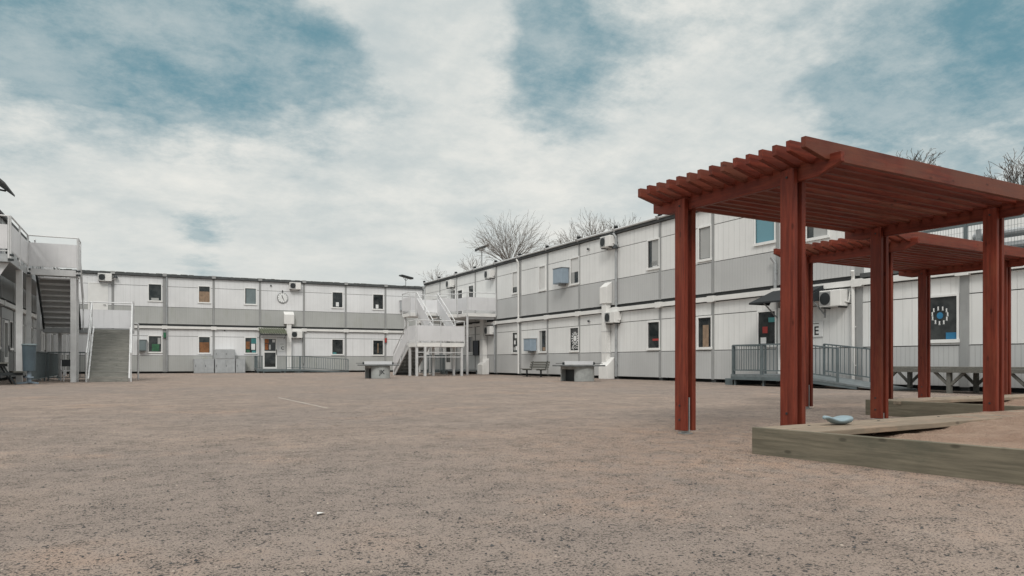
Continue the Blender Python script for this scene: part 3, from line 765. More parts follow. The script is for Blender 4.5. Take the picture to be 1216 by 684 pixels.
def corner_stair():
    t = thing('outside_staircase', 'white steel switchback staircase with balcony in the corner of the right building', 'staircase', (0,0,0))
    ZL, ZU = 1.70, 3.46
    # landing
    m = MB(); m.box(3.05,5.62,12.95,14.2,ZL-.22,ZL-.16); m.box(3.05,5.62,14.14,14.2,ZL-.16,ZL-.02); m.box(5.56,5.62,12.95,14.14,ZL-.16,ZL-.02); m.box(3.05,3.11,12.95,14.14,ZL-.16,ZL-.02)
    m.box(3.11,5.56,12.95,14.14,ZL-.06,ZL); m.build('landing', M['whitepaint'], t)
    panel_rail(t, (5.62,14.22), (3.05,14.22), ZL, ph=(.08,.84)); panel_rail(t, (3.03,14.2), (3.03,12.98), ZL); panel_rail(t, (5.64,14.2), (5.64,12.98), ZL)
    p = MB()
    for x, y in ((5.57,14.1),(5.15,14.15),(3.15,14.1),(3.15,13.05),(5.57,13.05),(4.3,13.05)): 
        q = MB().box(x-.055,x+.055,y-.055,y+.055,0,ZL-.22).build('post', M['galvlight'], t)
    m = MB(); m.box(3.2,5.52,14.08,14.12,.95,.99); m.box(3.2,5.52,14.08,14.12,1.18,1.22); m.build('tie_rail', M['galvlight'], t)
    # lower flight away from the viewer, upper flight up to the balcony level
    flight(t, 4.48, 5.56, 10.35, 0, 12.95, ZL, 9, 'tread', True)
    for x in (4.42,5.63): panel_rail(t, (x,10.5), (x,12.9), .1, ph=(.10,.84), slope=1.58)
    flight(t, 3.1, 4.2, 12.95, ZL, 10.35, ZU, 9)
    for x in (3.04,4.26): panel_rail(t, (x,12.9), (x,10.4), ZL+.1, ph=(.05,.80), slope=1.66)
    # upper platform and balcony along the wall
    m = MB(); m.box(1.8,4.62,9.0,10.33,ZU-.22,ZU-.03); m.build('upper_platform', M['whitepaint'], t)
    m = MB(); m.box(.05,1.8,3.5,11.7,ZU-.22,ZU-.03); m.build('balcony_slab', M['whitepaint'], t)
    panel_rail(t, (4.64,10.33), (4.3,10.33), ZU); panel_rail(t, (4.64,9.0), (4.64,10.3), ZU); panel_rail(t, (2.98,10.33), (1.85,10.33), ZU, post_ends=(True,False)); panel_rail(t, (4.62,8.98), (1.9,8.98), ZU)
    panel_rail(t, (1.82,10.36), (1.82,11.72), ZU); panel_rail(t, (1.8,11.74), (.06,11.74), ZU); panel_rail(t, (1.82,3.5), (1.82,8.95), ZU)
    for x, y in ((1.76,11.62),(1.72,7.6),(1.72,3.7),(4.5,9.1),(3.0,9.1)):
        MB().tube((x,y,0),(x,y,ZU-.22),.07,10).build('post', M['galvlight'], t)
    for y in (11.5, 7.6): MB().bar((1.7,y,ZU-.3),(.06,y,ZU-.3),.08,.12).build('beam', M['galvlight'], t)
corner_stair()
def under_stair_railing():
    t = thing('metal_railing', 'dark steel railing on the ground below the corner staircase', 'railing', (0,0,0))
    m = MB(); baluster_panel(m, (4.6,9.6,0), (2.4,9.6,0), .12, 1.1, .05, .14, .02); m.build('bar_panel', M['ramp'], t)
    m = MB(); baluster_panel(m, (2.3,9.6,0), (2.3,6.0,0), .12, 1.1, .05, .14, .02); m.build('bar_panel', M['ramp'], t)
    m = MB(); m.box(.1,2.2,6.0,9.5,.2,.26)
    for x in (.2,2.1): 
        for y in (6.1,9.4): m.box(x-.04,x+.04,y-.04,y+.04,0,.2)
    m.build('deck', M['ramplight'], t)
under_stair_railing()
def noticeboard():
    t = thing('notice_board', 'dark blue board fixed to the wall under the corner balcony', 'board', (0,8.95,1.55), RW)
    MB().box(-.35,.35,.02,.07,-.4,.4).build('board', plain('navy_board', (.02,.03,.05), .6), t)
    m = MB(); m.box(-.39,-.35,.0,.09,-.44,.44); m.box(.35,.39,.0,.09,-.44,.44); m.box(-.35,.35,.0,.09,.40,.44); m.box(-.35,.35,.0,.09,-.44,-.40); m.build('frame', M['dark'], t)
noticeboard()

def left_stair():
    t = thing('outside_staircase', 'grey steel gallery with switchback stair in front of the left building', 'staircase', (0,0,0))
    ZL, ZU = 2.05, 3.95
    X0, X1 = 19.82, 21.3
    # platform and gallery slabs with edge beams
    m = MB(); m.box(X0,X1,18.05,19.0,ZU-.10,ZU-.03); m.box(X0,X1,18.95,19.02,ZU-.24,ZU-.03); m.box(X0,X0+.06,18.05,18.95,ZU-.24,ZU-.101); m.build('platform', M['galvlight'], t)
    m = MB(); m.box(X1+.002,22.35,-1.0,22.7,ZU-.10,ZU-.03); m.box(X1+.002,X1+.07,-1.0,22.7,ZU-.26,ZU-.101); m.box(X1+.07,22.35,22.64,22.70,ZU-.26,ZU-.101); m.build('gallery_slab', M['galv'], t)
    panel_rail(t, (X1-.02,19.04), (X0,19.04), ZU, ph=(.06,.86)); panel_rail(t, (X0-.02,19.02), (X0-.02,18.1), ZU)
    panel_rail(t, (X1-.01,22.7), (X1-.01,19.08), ZU, ph=(.08,.86)); panel_rail(t, (22.3,22.72), (X1+.03,22.72), ZU)
    panel_rail(t, (X1-.01,14.4), (X1-.01,-1.0), ZU)
    for x, y in ((X1,22.66),(X1,19.0),(X0,19.0)):
        for dz in (-.06,-.2): MB().box(x-.09,x+.05,y-.03,y+.07,ZU+dz-.03,ZU+dz+.03).build('clamp', M['dark'], t)
    for x, y, w in ((X0+.14,18.88,.085),(X0+.1,18.15,.07),(21.36,20.4,.085),(21.36,18.2,.07),(21.36,15.4,.07),(21.36,12.0,.07),(21.36,8.5,.07),(21.36,5.0,.07),(21.36,1.5,.07),(21.75,22.45,.09),(20.7,15.0,.06),(18.3,14.8,.06)):
        z = ZU-.26 if y > 15.3 or x > 21 else ZL-.2
        MB().box(x-w,x+w,y-w,y+w,0,z).build('post', M['galvlight'], t)
    m = MB(); m.prism([(21.66,22.45,ZU-.8),(21.66,22.45,ZU-.27),(21.36,22.45,ZU-.27)], (0,.05,0)); m.build('bracket', M['galvlight'], t)
    # mid landing, flights
    m = MB(); m.box(18.15,21.2,14.6,15.75,ZL-.2,ZL-.02); m.build('landing', M['galv'], t)
    panel_rail(t, (21.2,14.58), (18.15,14.58), ZL, ph=(.05,.80)); panel_rail(t, (18.12,14.6), (18.12,15.7), ZL)
    flight(t, 19.95, 21.15, 15.75, ZL, 18.05, ZU, 10, 'galvlight', True, 'dark', 'trim')
    flight(t, 18.22, 19.5, 18.95, 0, 15.75, ZL, 11, 'treadwood', True)
    for x in (18.16,19.56):
        r = MB(); r.tube((x,19.0,1.0),(x,15.8,ZL+1.0),.028,8); r.tube((x,19.0,.45),(x,15.8,ZL+.45),.022,8)
        for y, z in ((18.97,0),(17.4,.98),(15.85,ZL-.05)): r.tube((x,y,z),(x,y,z+1.05),.03,8)
        r.build('handrail', M['galvlight'], t)
    for x in (19.85, 21.2):
        r = MB(); r.tube((x,18.05,ZU+1.1),(x,15.8,ZL+1.1),.026,8); r.tube((x,18.05,ZU+.6),(x,15.8,ZL+.6),.02,8)
        for y, z in ((17.98,ZU),(15.87,ZL)): r.tube((x,y,z-.1),(x,y,z+1.13),.026,8)
        r.build('handrail', M['galvlight'], t)
    r = MB(); r.tube((17.95,14.6,2.3),(17.95,14.6,0),.035,8); r.tube((18.2,14.6,2.3),(17.95,14.6,2.3),.03,8); r.build('handrail', M['galvlight'], t)
left_stair()
def left_railing():
    t = thing('metal_railing', 'dark railing on the ground along the front of the left gallery', 'railing', (0,0,0))
    for a, b in (((21.1,20.3,0),(21.1,16.2,0)), ((21.1,16.1,0),(21.1,11.5,0)), ((21.0,16.0,0),(19.6,16.0,0))):
        m = MB(); baluster_panel(m, a, b, .12, 1.08, .05, .16, .02); m.build('bar_panel', M['ramp'], t)
left_railing()
def picnic_table():
    t = thing('picnic_table', 'weathered picnic table with fixed benches at the left edge of the yard', 'table', (22.0,20.9,0), R(12))
    m = MB()
    for i in range(5): m.box(-.36+i*.146,-.22+i*.146,-.8,.8,.66,.70)
    m.build('tabletop', M['greywoodx'], t)
    for s in (-1,1):
        m = MB(); m.box(s*.62-.13,s*.62-.005,-.8,.8,.38,.42); m.box(s*.62+.005,s*.62+.13,-.8,.8,.38,.42); m.build('bench_seat', M['greywoodx'], t)
    for y in (-.6,.6):
        m = MB()
        m.bar((-.55,y,0),(-.2,y,.66),.05,.09,up=(0,1,0)); m.bar((.55,y,0),(.2,y,.66),.05,.09,up=(0,1,0)); m.box(-.74,.74,y+.028,y+.07,.29,.378); m.box(-.34,.34,y+.028,y+.07,.57,.658)
        m.build('leg_frame', M['dark'], t)
picnic_table()
def waste_bin():
    t = thing('waste_bin', 'tall blue grey bin on a footed stand under the left gallery', 'bin', (21.05,20.75,0), R(20))
    MB().tube((0,0,.42),(0,0,1.25),.17,16,.20).build('drum', plain('bin_plastic', (.085,.12,.145), .5), t)
    m = MB(); m.tube((0,0,1.25),(0,0,1.30),.23,16,.2); m.build('lid', M['greybox'], t)
    m = MB(); m.tube((0,0,.05),(0,0,.42),.06,10)
    for k in range(3):
        a = k*2*PI/3; m.bar((0,0,.06),(.34*math.cos(a),.34*math.sin(a),.03),.06,.05)
    m.tube((0,0,.2),(0,0,.24),.13,12); m.build('stand', M['bluebox'], t)
    m = MB(); m.box(-.03,.03,-.24,-.2,.5,1.2); m.build('hinge_rail', M['galvlight'], t)
waste_bin()
def small_chair():
    t = thing('chair', 'small pale chair under the left stair', 'chair', (20.25,17.4,0), R(200))
    MB().box(-.19,.19,-.18,.18,.38,.41).build('seat', M['panel'], t, bevel=.008)
    m = MB(); m.box(-.19,.19,.165,.19,.55,.8); m.build('backrest', M['dark'], t)
    for x in (-.17,.17):
        MB().bar((x,-.16,0),(x,-.16,.38),.03,.03).build('leg', M['panel'], t)
        MB().bar((x,.19,0),(x,.175,.78),.03,.03).build('leg', M['panel'], t)
small_chair()

# ------------------------------------------------------------------ lockers by the far wall
def locker(label, x0, x1, z0, z1, doors):
    t = thing('storage_locker', label, 'locker', ((x0+x1)/2,-1.95,z0), 0, 'grey storage lockers by the far wall')
    w = (x1-x0)/2; h = z1-z0
    MB().box(-w+.006,w-.006,-.4,.3,.0,h-.006).build('casing', M['cabinet'], t, bevel=.006)
    for i in range(doors):
        a = -w+.03+i*(2*w-.03)/doors; b = -w+(i+1)*(2*w-.03)/doors
        d = MB().box(a,b,.302,.318,.03,h-.035).build('door', M['cabinet'], t, bevel=.004)
        MB().box(b-.07,b-.05,.318,.335,h*.45,h*.6).build('handle', M['dark'], d)
    MB().box(-w,w,-.41,.31,h-.006,h+.012).build('lid', M['galvlight'], t)
locker('grey two door locker on the ground at the left end of the locker row', 13.70, 14.88, 0, .90, 2)
locker('grey two door locker on the ground carrying another on top', 12.43, 13.66, 0, .90, 2)
locker('narrow single door grey locker at the right end of the locker row', 11.80, 12.40, 0, .90, 1)
locker('grey two door locker stacked on top of the others', 12.43, 13.66, .915, 1.52, 2)

# ------------------------------------------------------------------ table tennis tables, bench, low deck
def pingpong(label, loc, rz, mark=False):
    t = thing('table_tennis_table', label, 'table tennis table', loc, rz, 'concrete table tennis tables in the yard')
    MB().box(-.74,.74,-.68,.66,.55,.605).build('tabletop', M['concretetop'], t, bevel=.01)
    # base: hollow shell open towards +x, rounded end towards +y
    m = MB()
    m.box(-.42,.42,-.62,-.55,0,.548); m.box(-.42,-.30,-.55,.36,0,.548); m.box(.30,.42,-.55,.36,.44,.548)
    pts = [(.42,.36,0)] + [(.42*math.cos(a*PI/10), .36+.22*math.sin(a*PI/10), 0) for a in range(1,10)] + [(-.42,.36,0)]
    m.prism(pts, (0,0,.548))
    b = m.build('base', M['concrete'], t, bevel=.01)
    MB().box(.22,.24,-.54,.35,.0,.54).build('recess', M['dark'], t)
    MB().box(-.62,.62,-.012,.012,.618,.745).build('net', M['panel'], t)
    m = MB()
    for x in (-.66,.66): m.box(x-.03,x+.03,-.03,.03,.611,.70)
    m.tube((-1.05,0,.66),(.98,0,.66),.011,6); m.build('net_bracket', M['dark'], t)
    if mark:
        letters('JK', .26, (0,.583,.27), t, M['ink'], 'painted_mark', .004)
    return t
p1 = pingpong('grey concrete table tennis table in front of the tall white duct', (3.35,25.75,0), 0)
pingpong('grey concrete table tennis table with a black painted tag, in front of the corner stair', (8.62,17.75,0), 0, True)
def bench():
    t = thing('bench', 'grey slatted bench with backrest by the right wall', 'bench', (1.15,18.2,0), 0)
    m = MB()
    for i in range(4): m.box(-.22+i*.115,-.12+i*.115,-1.0,1.0,.36,.40)
    m.build('seat', M['greywoodx'], t)
    m = MB()
    for i in range(3): m.bar((-.27-i*.03,-.9,.47+i*.11),(-.27-i*.03,.95,.47+i*.11),.03,.09)
    m.build('backrest', M['greywoodx'], t)
    for y in (-.7,.7):
        m = MB(); m.box(-.03,.03,y-.03,y+.03,0,.33); m.box(-.26,.24,y-.03,y+.03,.32,.358); m.bar((-.24,y,.34),(-.35,y,.76),.05,.03,up=(0,1,0)); m.box(-.2,.2,y-.04,y+.04,0,.02); m.build('leg', M['dark'], t)
bench()
def low_deck():
    t = thing('wooden_table', 'long low grey timber table with braced legs by the right wall behind the red posts', 'table', (.95,38.55,0), 0)
    m = MB()
    for i in range(6): m.box(-.62+i*.2,-.43+i*.2,-1.9,2.2,.555,.60)
    m.build('tabletop', M['greywoodx'], t)
    for y in (-1.7,-.05,1.6):
        for x in (-.5,.5):
            m = MB(); m.box(x-.045,x+.045,y-.045,y+.045,0,.50)
            for s in (-1,1): m.bar((x,y+s*.04,.2),(x,y+s*.36,.5),.045,.06)
            m.build('leg', M['greywoodx'], t)
        m = MB(); m.box(-.58,.58,y-.04,y+.04,.502,.553); m.build('cross_beam', M['greywoodx'], t)
    m = MB(); m.box(.46,.54,-1.65,2.1,.49,.553) if False else m.box(.555,.6,-1.85,2.15,.47,.553); m.build('edge_beam', M['greywoodx'], t)
low_deck()

# ------------------------------------------------------------------ terrace fence and pipes on the low roof
def terrace_fence():
    t = thing('mesh_fence', 'grey green mesh fence with posts along the low roof edge at the right', 'fence', (0,0,3.17), RW)
    y0, y1 = 36.5, 46.0
    ys = [y0+i*1.4 for i in range(7)]
    for y in ys: MB().box(-y-.035,-y+.035,-.165,-.095,0,1.95).build('post', M['ramp'], t)
    m = MB(); m.box(-ys[-1],-ys[0],-.15,-.11,.84,.90); m.box(-ys[-1],-ys[0],-.15,-.11,.08,.12); m.build('rail', M['ramp'], t)
    m = MB()
    x = -ys[-1]
    while x < -ys[0]:
        m.box(x-.0025,x+.0025,-.132,-.127,.1,1.85); x += .07
    z = .1
    while z < 1.9:
        m.box(-ys[-1],-ys[0],-.1255,-.1225,z-.0025,z+.0025); z += .2
    m.build('mesh_panel', M['ramp'], t)
terrace_fence()
def roof_pipes():
    t = thing('roof_duct', 'fat grey ventilation pipes on stands on the low roof behind the mesh fence', 'duct', (0,0,3.165), RW)
    m = MB()
    for k, (yy, zz) in enumerate(((-1.0,.36),(-1.0,.68))): m.tube((-46,yy,zz),(-37.6,yy,zz),.11,12)
    m.build('pipe', M['galv'], t, smooth=False)
    for y in (37.8,39.3,40.8,42.3,43.8): 
        m = MB(); m.box(-y-.05,-y+.05,-1.22,-1.14,0,.85); m.box(-y-.05,-y+.05,-.86,-.78,0,.85); m.box(-y-.05,-y+.05,-1.14,-.86,.5,.55); m.build('stand', M['galv'], t)
roof_pipes()

# ------------------------------------------------------------------ pergolas
def pergola(label, loc, rz):
    t = thing('pergola', label, 'pergola', loc, rz, 'red timber pergolas by the sandpits')
    L = 3.10; W = 1.28; zb, zt = 2.20, 2.355
    for x in (0, L):
        for y in (0, -W):
            for s in (-1, 1):
                MB().box(x+s*.0265, x+s*.0745, y-.069, y+.069, .035, 2.305).build('post_board', M['redz'], t, bevel=.004)
            m = MB(); m.box(x-.006,x+.006,y-.058,y+.05,.0,.36 if x == 0 and y == 0 else .10); m.box(x-.05,x+.05,y-.05,y+.05,.0,.012); m.build('post_shoe', M['steel'], t)
            for z in (.14,.28,2.24):
                MB().tube((x-.081,y,z),(x+.081,y,z),.010,8).build('bolt', M['dark'], t)
        y0, y1 = .45, -W-.47
        m = MB(); m.prism([(x-.0225,y0,zt),(x-.0225,y1,zt),(x-.0225,y1,zb+.075),(x-.0225,y1+.22,zb),(x-.0225,y0-.22,zb),(x-.0225,y0,zb+.05)], (.045,0,0))
        m.build('beam', M['redy'], t, bevel=.004)
    n = 15
    ya, yb = .33, -W-.35
    c = .05
    s = MB(); a, b = -.31, L+.36; h0, h1 = 2.31, 2.455
    s.prism([(a,-.0225,h1),(a,-.0225,h1-.085),(a+.24,-.0225,h0),(b-.24,-.0225,h0),(b,-.0225,h1-.085),(b,-.0225,h1)], (0,.045,0))
    slat = None
    for i in range(n):
        y = ya+(yb-ya)*i/(n-1)
        if slat is None:
            slat = s.build('slat', M['redx'], t, bevel=.004); o = slat
        else:
            o = slat.copy(); COL.objects.link(o); o.parent = t
        o.location = (0, y, random.uniform(-.003,.003)); o.rotation_euler = (0, random.uniform(-.002,.002), random.uniform(-.003,.003))
    return t
pergola('tall red timber pergola standing in front, next to the near sandpit', (12.985,43.15,0), R(183))
pergola('red timber pergola seen through the nearer one, by the far sandpit', (8.75,40.90,0), R(183.4))

# ------------------------------------------------------------------ sandpits
def sandpit(label, C, sandlabel, mound, far_x):
    """C: corners c0 (nearest-left), c1 (along seat board), c2, c3 (end of the front plank)"""
    t = thing('sandpit', label, 'sandpit', (C[0][0],C[0][1],0), 0, 'timber edged sandpits')
    o = Vector((C[0][0],C[0][1],0))
    c = [Vector((p[0],p[1],0))-o for p in C]
    H = .205; th = .048
    def plank(a, b, z0, z1, w, mat, name, inset=0):
        d = (b-a).normalized(); n = Vector((-d.y,d.x,0))
        cen = (c[0]+c[1]+c[2]+c[3])/4
        if (cen-a).dot(n) < 0: n = -n
        a2, b2 = a+n*inset, b+n*inset
        L = (b2-a2).length
        ob = MB().box(0,L,0,w,z0,z1).build(name, mat, t, bevel=.005)
        if Vector((-d.y,d.x,0)).dot(n) < 0: # mirror to the inside
            for v in ob.data.vertices: v.co.y = -v.co.y
            ob.data.flip_normals()
        ob.location = a2; ob.rotation_euler = (0,0,math.atan2(d.y,d.x))
        return ob
    d01 = (c[1]-c[0]).normalized(); d03 = (c[3]-c[0]).normalized()
    plank(c[0], c[3], -.03, H, th, M['oldx'], 'front_plank')
    plank(c[0]+d01*th, c[1], -.03, H-.05, th, M['oldx'], 'side_plank')
    plank(c[1]+d03*.002, c[2], -.03, H, th, M['oldx'], 'side_plank')
    plank(c[2], c[3], -.03, H, th, M['oldx'], 'side_plank')
    a = c[0]+d01*(th+.003); b = c[1]-d01*.003
    plank(a, b, H-.047, H-.002, .235, M['seatwood'], 'seat_board')
    plank(a, b, H-.047, H-.003, .235, M['seatwood'], 'seat_board', .241)
    for q in range(5):
        pp = a.lerp(b, (q+.5)/5) + d03*.12
        MB().tube(pp+Vector((0,0,H-.01)), pp+Vector((0,0,H+.001)), .012, 8).build('screw_head', M['dark'], t)
    # sand surface, a thing of its own lying in the frame
    s = MB(); NX, NY = 70, 46
    for j in range(NY+1):
        for i in range(NX+1):
            u = .012+i/NX*.976; v = .015+j/NY*.97
            p = (c[0]*(1-u)+c[1]*u)*(1-v) + (c[3]*(1-u)+c[2]*u)*v + o
            z = mound(u, v) + .012*math.sin(p.x*7.1+p.y*2)*math.sin(p.y*6.3) + .008*math.sin(p.x*17+p.y*9)*math.sin(p.y*15-p.x*4) + random.uniform(-.007,.007)
            s.v.append((p.x,p.y,z))
    for j in range(NY):
        for i in range(NX):
            b0 = j*(NX+1)+i; s.f.append((b0,b0+1,b0+NX+2,b0+NX+1))
    so = s.build('sand', M['sand'], None, smooth=True)
    tag(so, sandlabel, 'sand', kind='stuff')
    return t
def sm(x, a, b):
    t = max(0, min(1, (x-a)/(b-a))); return t*t*(3-2*t)
sandpit('timber edged sandpit in front at the lower right', [(13.57,44.62),(8.95,44.30),(8.6,47.6),(13.02,47.8)], 'orange tan sand heaped in the near sandpit',
        lambda u, v: .10 + .105*sm(u, .12, .65)*(1-.6*sm(v,.35,.95)), 1)
sandpit('timber edged sandpit behind the near one, under the far pergola', [(9.11,42.20),(5.0,42.16),(4.8,44.1),(8.83,44.1)], 'orange tan sand in the far sandpit',
        lambda u, v: .09 + .10*sm(u,.3,.8)*(1-.3*v), 1)

def toy_scoop():
    t = thing('toy_scoop', 'pale blue grey plastic toy scoop lying on the sandpit seat board', 'toy', (12.80,44.76,.206), R(180+8))
    m = MB()
    st = [(-.165,.052,.010,.018,.0),(-.13,.056,.022,.016,.2),(-.085,.046,.034,.018,.5),(-.045,.030,.048,.024,.8),(0,.026,.060,.030,1),(.06,.034,.066,.044,.7),(.115,.036,.064,.046,.6),(.14,.036,.055,.038,.4)]
    # lofted shallow trough: (x, centre height, half width, half height, hollow)
    n = 14; rings = []
    for (x,z,hw,hh,q) in st:
        b = len(m.v)
        for k in range(n):
            a = 2*PI*k/n; yy = hw*math.cos(a); zz = hh*math.sin(a)*.8
            if math.sin(a) > .2: zz -= q*hh*.55*(1-(yy/hw)**2)
            m.v.append((x, yy, z+zz))
        rings.append(b)
    for a, b in zip(rings, rings[1:]):
        for k in range(n): m.f.append((a+k, a+(k+1)%n, b+(k+1)%n, b+k))
    m.f.append(tuple(rings[0]+k for k in range(n))); m.f.append(tuple(rings[-1]+k for k in reversed(range(n))))
    o = m.build('body', M['toy'], t, smooth=True)
    s = o.modifiers.new('sub','SUBSURF'); s.levels = 2; s.render_levels = 2; t.scale = (1.12,1.12,1.2)
    MB().tube((.045,.0,.036),(.045,.0,.040),.018,12).build('socket', M['greybox'], t)
toy_scoop()

# ------------------------------------------------------------------ trees and masts behind the buildings
def shoot_tree(label, x, y, hub, L, spread, ns, seed, bark='barkpale', r0=.05, bend=.05):
    '''bare pollard-like tree: trunk to the hub, long thin shoots fanning out, each with side twigs'''
    rnd = random.Random(seed)
    t = thing('bare_tree', label, 'tree', (x,y,0), 0, 'leafless trees behind the buildings')
    tr = MB(); cr = MB()
    tr.tube((0,0,0),(0,0,hub*.6),.30,9,.24); tr.tube((0,0,hub*.6),(0,0,hub),.24,9,.16)
    def shoot(p, d, LL, r, lvl):
        k = 5 if lvl == 0 else 3; q = p
        for i in range(k):
            d = (d + Vector((rnd.gauss(0,bend),rnd.gauss(0,bend),rnd.gauss(.02,bend)))).normalized()
            nq = q + d*LL/k
            cr.tube(q, nq, max(r*(1-.8*i/k), .011), 4 if lvl == 0 else 3, max(r*(1-.8*(i+1)/k), .010), caps=False)
            if lvl < 2 and i >= 1:
                for c in range(2 if lvl == 0 else 1):
                    ax = d.orthogonal(); ax.rotate(Matrix.Rotation(rnd.random()*6.28, 3, d))
                    nd = (Matrix.Rotation(rnd.uniform(.25,.7), 3, ax) @ d).normalized()
                    shoot(nq, nd, LL*rnd.uniform(.22,.42), r*.42, lvl+1)
            q = nq
    for i in range(ns):
        a = i*2.39996 + rnd.gauss(0,.2); tilt = spread*math.sqrt((i+.5)/ns)
        d = Vector((math.cos(a)*math.sin(tilt), math.sin(a)*math.sin(tilt), math.cos(tilt)))
        z0 = hub - rnd.uniform(0, .12)*L
        shoot(Vector((0,0,z0)), d, L*rnd.uniform(.78,1.05), r0*rnd.uniform(.6,1.1), 0)
    tr.build('trunk', M[bark], t, smooth=True, recalc=False); cr.build('crown', M[bark], t, recalc=False)
    return t
shoot_tree('broad fan shaped bare tree behind the right building, largest of all', -20.5,-27.6, 12.3, 4.9, 1.2, 60, 3, 'barkpale', .045)
shoot_tree('small bare bush tip left of the largest tree, below the floodlight mast', -20.5,-38.5, 12.2, 2.1, 1.1, 16, 8, 'barkpale', .03)
shoot_tree('low bare tree directly right of the largest tree over the roof', -21,-15.6, 11.0, 2.6, 1.2, 26, 5, 'barkpale', .035, .09)
shoot_tree('bare tree with rounded crown over the roof, midway between largest tree and pergola', -20,-11.6, 11.0, 2.4, 1.1, 24, 6, 'barkpale', .035, .08)
shoot_tree('bare tree of upright twigs, second from the pergola over the roof', -20,-8.6, 11.3, 2.7, .8, 20, 9, 'barkpale', .038, .07)
shoot_tree('small dark bare tree tip just left of the pergola roof', -20,-4.0, 11.0, 2.2, .8, 14, 12, 'bark', .035, .08)
shoot_tree('very small bare tree tip beside the roof corner of the yard', -20.5,-51, 11.6, 2.4, .9, 14, 15, 'barkpale', .035, .1)
shoot_tree('bare birch tip rising above the top plank of the near pergola', -20,22.9, 10.4, 1.75, 1.0, 22, 21, 'bark', .024, .15)
shoot_tree('bare tree tip above the pergola at the right edge behind the mesh fence', -19.5,28.6, 8.5, 1.85, 1.15, 32, 24, 'bark', .024, .13)

def mast(label, x, y, h, heads):
    t = thing('floodlight_mast', label, 'floodlight', (x,y,0))
    MB().tube((0,0,0),(0,0,h),.11,10,.07).build('mast', M['galv'], t)
    m = MB(); m.box(-.06,.06,-heads*.42,heads*.42,h-.05,h+.03); m.build('cross_arm', M['galv'], t)
    for i in range(heads):
        y0 = -.75+i*1.5
        m = MB(); m.prism([(.4,y0-.5,h-.05),(.4,y0+.5,h-.05),(-.4,y0+.5,h+.35),(-.4,y0-.5,h+.35)], (.0,.0,.30)); m.build('lamp_head', M['dark'], t)
mast('twin headed floodlight mast among the bare trees behind the right building', -20,-34.4,14.7,2)
def roof_lamp():
    t = thing('roof_lamp', 'small flat topped lamp on a pole above the far roof near the corner', 'lamp', (-.75,-6.5,6.17), R(20))
    MB().tube((0,0,0),(0,0,1.25),.03,8).build('pole', M['galv'], t)
    m = MB(); m.prism([(-.62,-.2,1.12),(.55,-.2,1.30),(.5,-.2,1.40),(-.62,-.2,1.26)], (0,.4,0)); m.build('lamp_head', M['dark'], t)
    m = MB(); m.bar((0,0,.95),(.3,0,1.27),.03,.03); m.bar((0,0,.95),(-.3,0,1.2),.03,.03); m.build('arm', M['galv'], t)
roof_lamp()

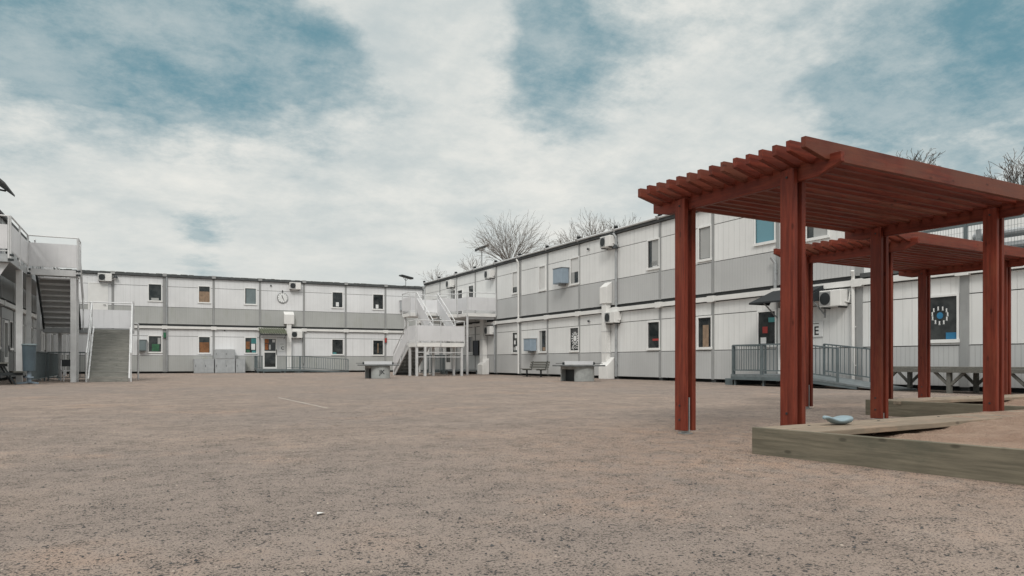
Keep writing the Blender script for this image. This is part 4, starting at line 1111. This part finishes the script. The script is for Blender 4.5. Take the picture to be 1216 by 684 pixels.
# ------------------------------------------------------------------ sky, sun, camera
def cam_dir(px, py):
    f = 868.; r = (px-608)/f; u = -(py-430)/f
    rt = Vector((-.8928,.4505,0)); fw = Vector((-.4505,-.8928,0))
    return (fw + rt*r + Vector((0,0,u))).normalized()
SUN_AZ = Vector((.50,.87,0)).normalized(); SUN_EL = R(42)
def world():
    w = bpy.data.worlds.new('World'); S.world = w; w.use_nodes = True
    t = w.node_tree; t.nodes.clear()
    class K(NT):
        def __init__(s): s.t = t
    k = K()
    out = k.n('ShaderNodeOutputWorld'); bg = k.n('ShaderNodeBackground'); k.l(bg.outputs[0], out.inputs[0])
    sky = k.n('ShaderNodeTexSky', sky_type='NISHITA'); sky.sun_disc = False; sky.sun_elevation = SUN_EL
    sky.sun_rotation = math.atan2(SUN_AZ.x, SUN_AZ.y)
    sky.air_density = 1.0; sky.dust_density = 1.5; sky.ozone_density = 1.5
    d = k.n('ShaderNodeTexCoord').outputs['Generated']
    # cloud layer coordinates: direction projected on a high plane, so clouds compress towards the horizon
    sp = k.n('ShaderNodeSeparateXYZ'); k.l(d, sp.inputs[0])
    zz = k.math('ADD', k.math('MAXIMUM', sp.outputs[2], 0.), .22)
    cb = k.n('ShaderNodeCombineXYZ'); k.l(k.math('DIVIDE', sp.outputs[0], zz), cb.inputs[0]); k.l(k.math('DIVIDE', sp.outputs[1], zz), cb.inputs[1])
    P = cb.outputs[0]
    n1 = k.noise(P, 1.3, 12, .62); n2 = k.noise(P, 3.0, 12, .66)
    # broad cloud banks and openings by direction
    warp = k.n('ShaderNodeTexNoise'); warp.inputs['Scale'].default_value = 3.2; warp.inputs['Detail'].default_value = 6; k.l(d, warp.inputs['Vector'])
    ws = k.n('ShaderNodeVectorMath', operation='MULTIPLY_ADD'); k.l(warp.outputs['Color'], ws.inputs[0]); ws.inputs[1].default_value = (.22,.22,.22)
    wo = k.n('ShaderNodeVectorMath', operation='SUBTRACT'); k.l(d, wo.inputs[0]); wo.inputs[1].default_value = (.11,.11,.11)
    k.l(wo.outputs[0], ws.inputs[2]); D = ws.outputs[0]
    acc = k.math('ADD', k.math('MULTIPLY', k.math('SUBTRACT', n1, .5), 1.3), k.math('MULTIPLY', k.math('SUBTRACT', n2, .5), 1.5))
    acc = k.math('ADD', acc, .70)
    for (px, py, wd, amt) in ((300,95,.13,-.62),(420,110,.12,-.55),(190,70,.12,-.40),(20,60,.12,-.45),(620,75,.10,-.60),(700,120,.10,-.25),(235,262,.05,-.62),(195,258,.04,-.3),(1190,95,.12,-.62),(1090,130,.09,-.35),(60,5,.14,-.45),(200,-10,.12,-.35),(700,0,.13,-.45),(850,-10,.14,-.4),(1000,0,.12,-.25),(1216,20,.14,-.35),
                              (510,30,.07,1.1),(450,-5,.06,.8),(550,-15,.06,.7),(230,185,.2,.35),(430,190,.2,.35),(110,130,.10,.3),(760,210,.3,.30),(900,90,.2,.15),(1000,40,.2,.1),(1180,190,.1,.4),(600,280,.3,.3),(0,150,.12,.3)):
        dp = k.n('ShaderNodeVectorMath', operation='DISTANCE'); k.l(D, dp.inputs[0]); dp.inputs[1].default_value = cam_dir(px, py)
        g = k.ramp(dp.outputs['Value'], wd*1.7, 0.0)
        acc = k.math('ADD', acc, k.math('MULTIPLY', g, amt))
    n3 = k.noise(P, 2.2, 12, .7)
    cover = k.math('MAXIMUM', k.ramp(acc, -.10, .85), k.math('ADD', .06, k.math('MULTIPLY', k.ramp(n3, .36, .66), .50)))
    # brightness structure inside the cloud
    lum = k.math('ADD', k.math('MULTIPLY', k.math('SUBTRACT', n2, .5), .9), k.math('MULTIPLY', k.math('SUBTRACT', n1, .5), .5))
    cl = k.mix(k.ramp(lum, -.28, .28), (5.2,5.85,5.95), (8.5,8.4,7.9))
    hz = k.ramp(sp.outputs[2], .02, .26)
    cl = k.mix(k.math('MULTIPLY', k.math('SUBTRACT', 1., hz), .8), cl, (6.6,6.85,6.65))
    # overcast sky is brightest overhead
    up = k.ramp(sp.outputs[2], .52, .95)
    cl = k.mix(up, cl, (21.,20.6,19.6))
    blue = k.mix(.85, sky.outputs[0], (1.0,2.65,3.2))
    blue = k.mix(up, blue, (13.,15.,16.))
    c = k.mix(cover, blue, cl)
    k.l(c, bg.inputs[0]); bg.inputs[1].default_value = .1
world()
sd = bpy.data.lights.new('sun', 'SUN'); sd.energy = 1.5; sd.angle = R(15); sd.color = (1., .955, .89)
so = bpy.data.objects.new('sun', sd); COL.objects.link(so)
sv = SUN_AZ*math.cos(SUN_EL) + Vector((0,0,math.sin(SUN_EL)))
so.rotation_euler = (-sv).to_track_quat('-Z', 'Y').to_euler(); so.location = (30,40,40)

cd = bpy.data.cameras.new('camera'); cd.sensor_width = 36; cd.lens = 868/1216*36; cd.shift_y = 88/1216; cd.clip_end = 2000; cd.clip_start = .05
co = bpy.data.objects.new('camera', cd); COL.objects.link(co)
co.location = (17.766, 48.825, .707); co.rotation_euler = (R(90), 0, math.atan2(.4505, -.8928))
S.camera = co
S.view_settings.view_transform = 'Standard'; S.view_settings.look = 'None'; S.view_settings.exposure = 0; S.view_settings.gamma = 1
S.render.resolution_x = 1024; S.render.resolution_y = 576
try:
    S.cycles.use_denoising = True; S.cycles.max_bounces = 6; S.cycles.diffuse_bounces = 3
except Exception: pass
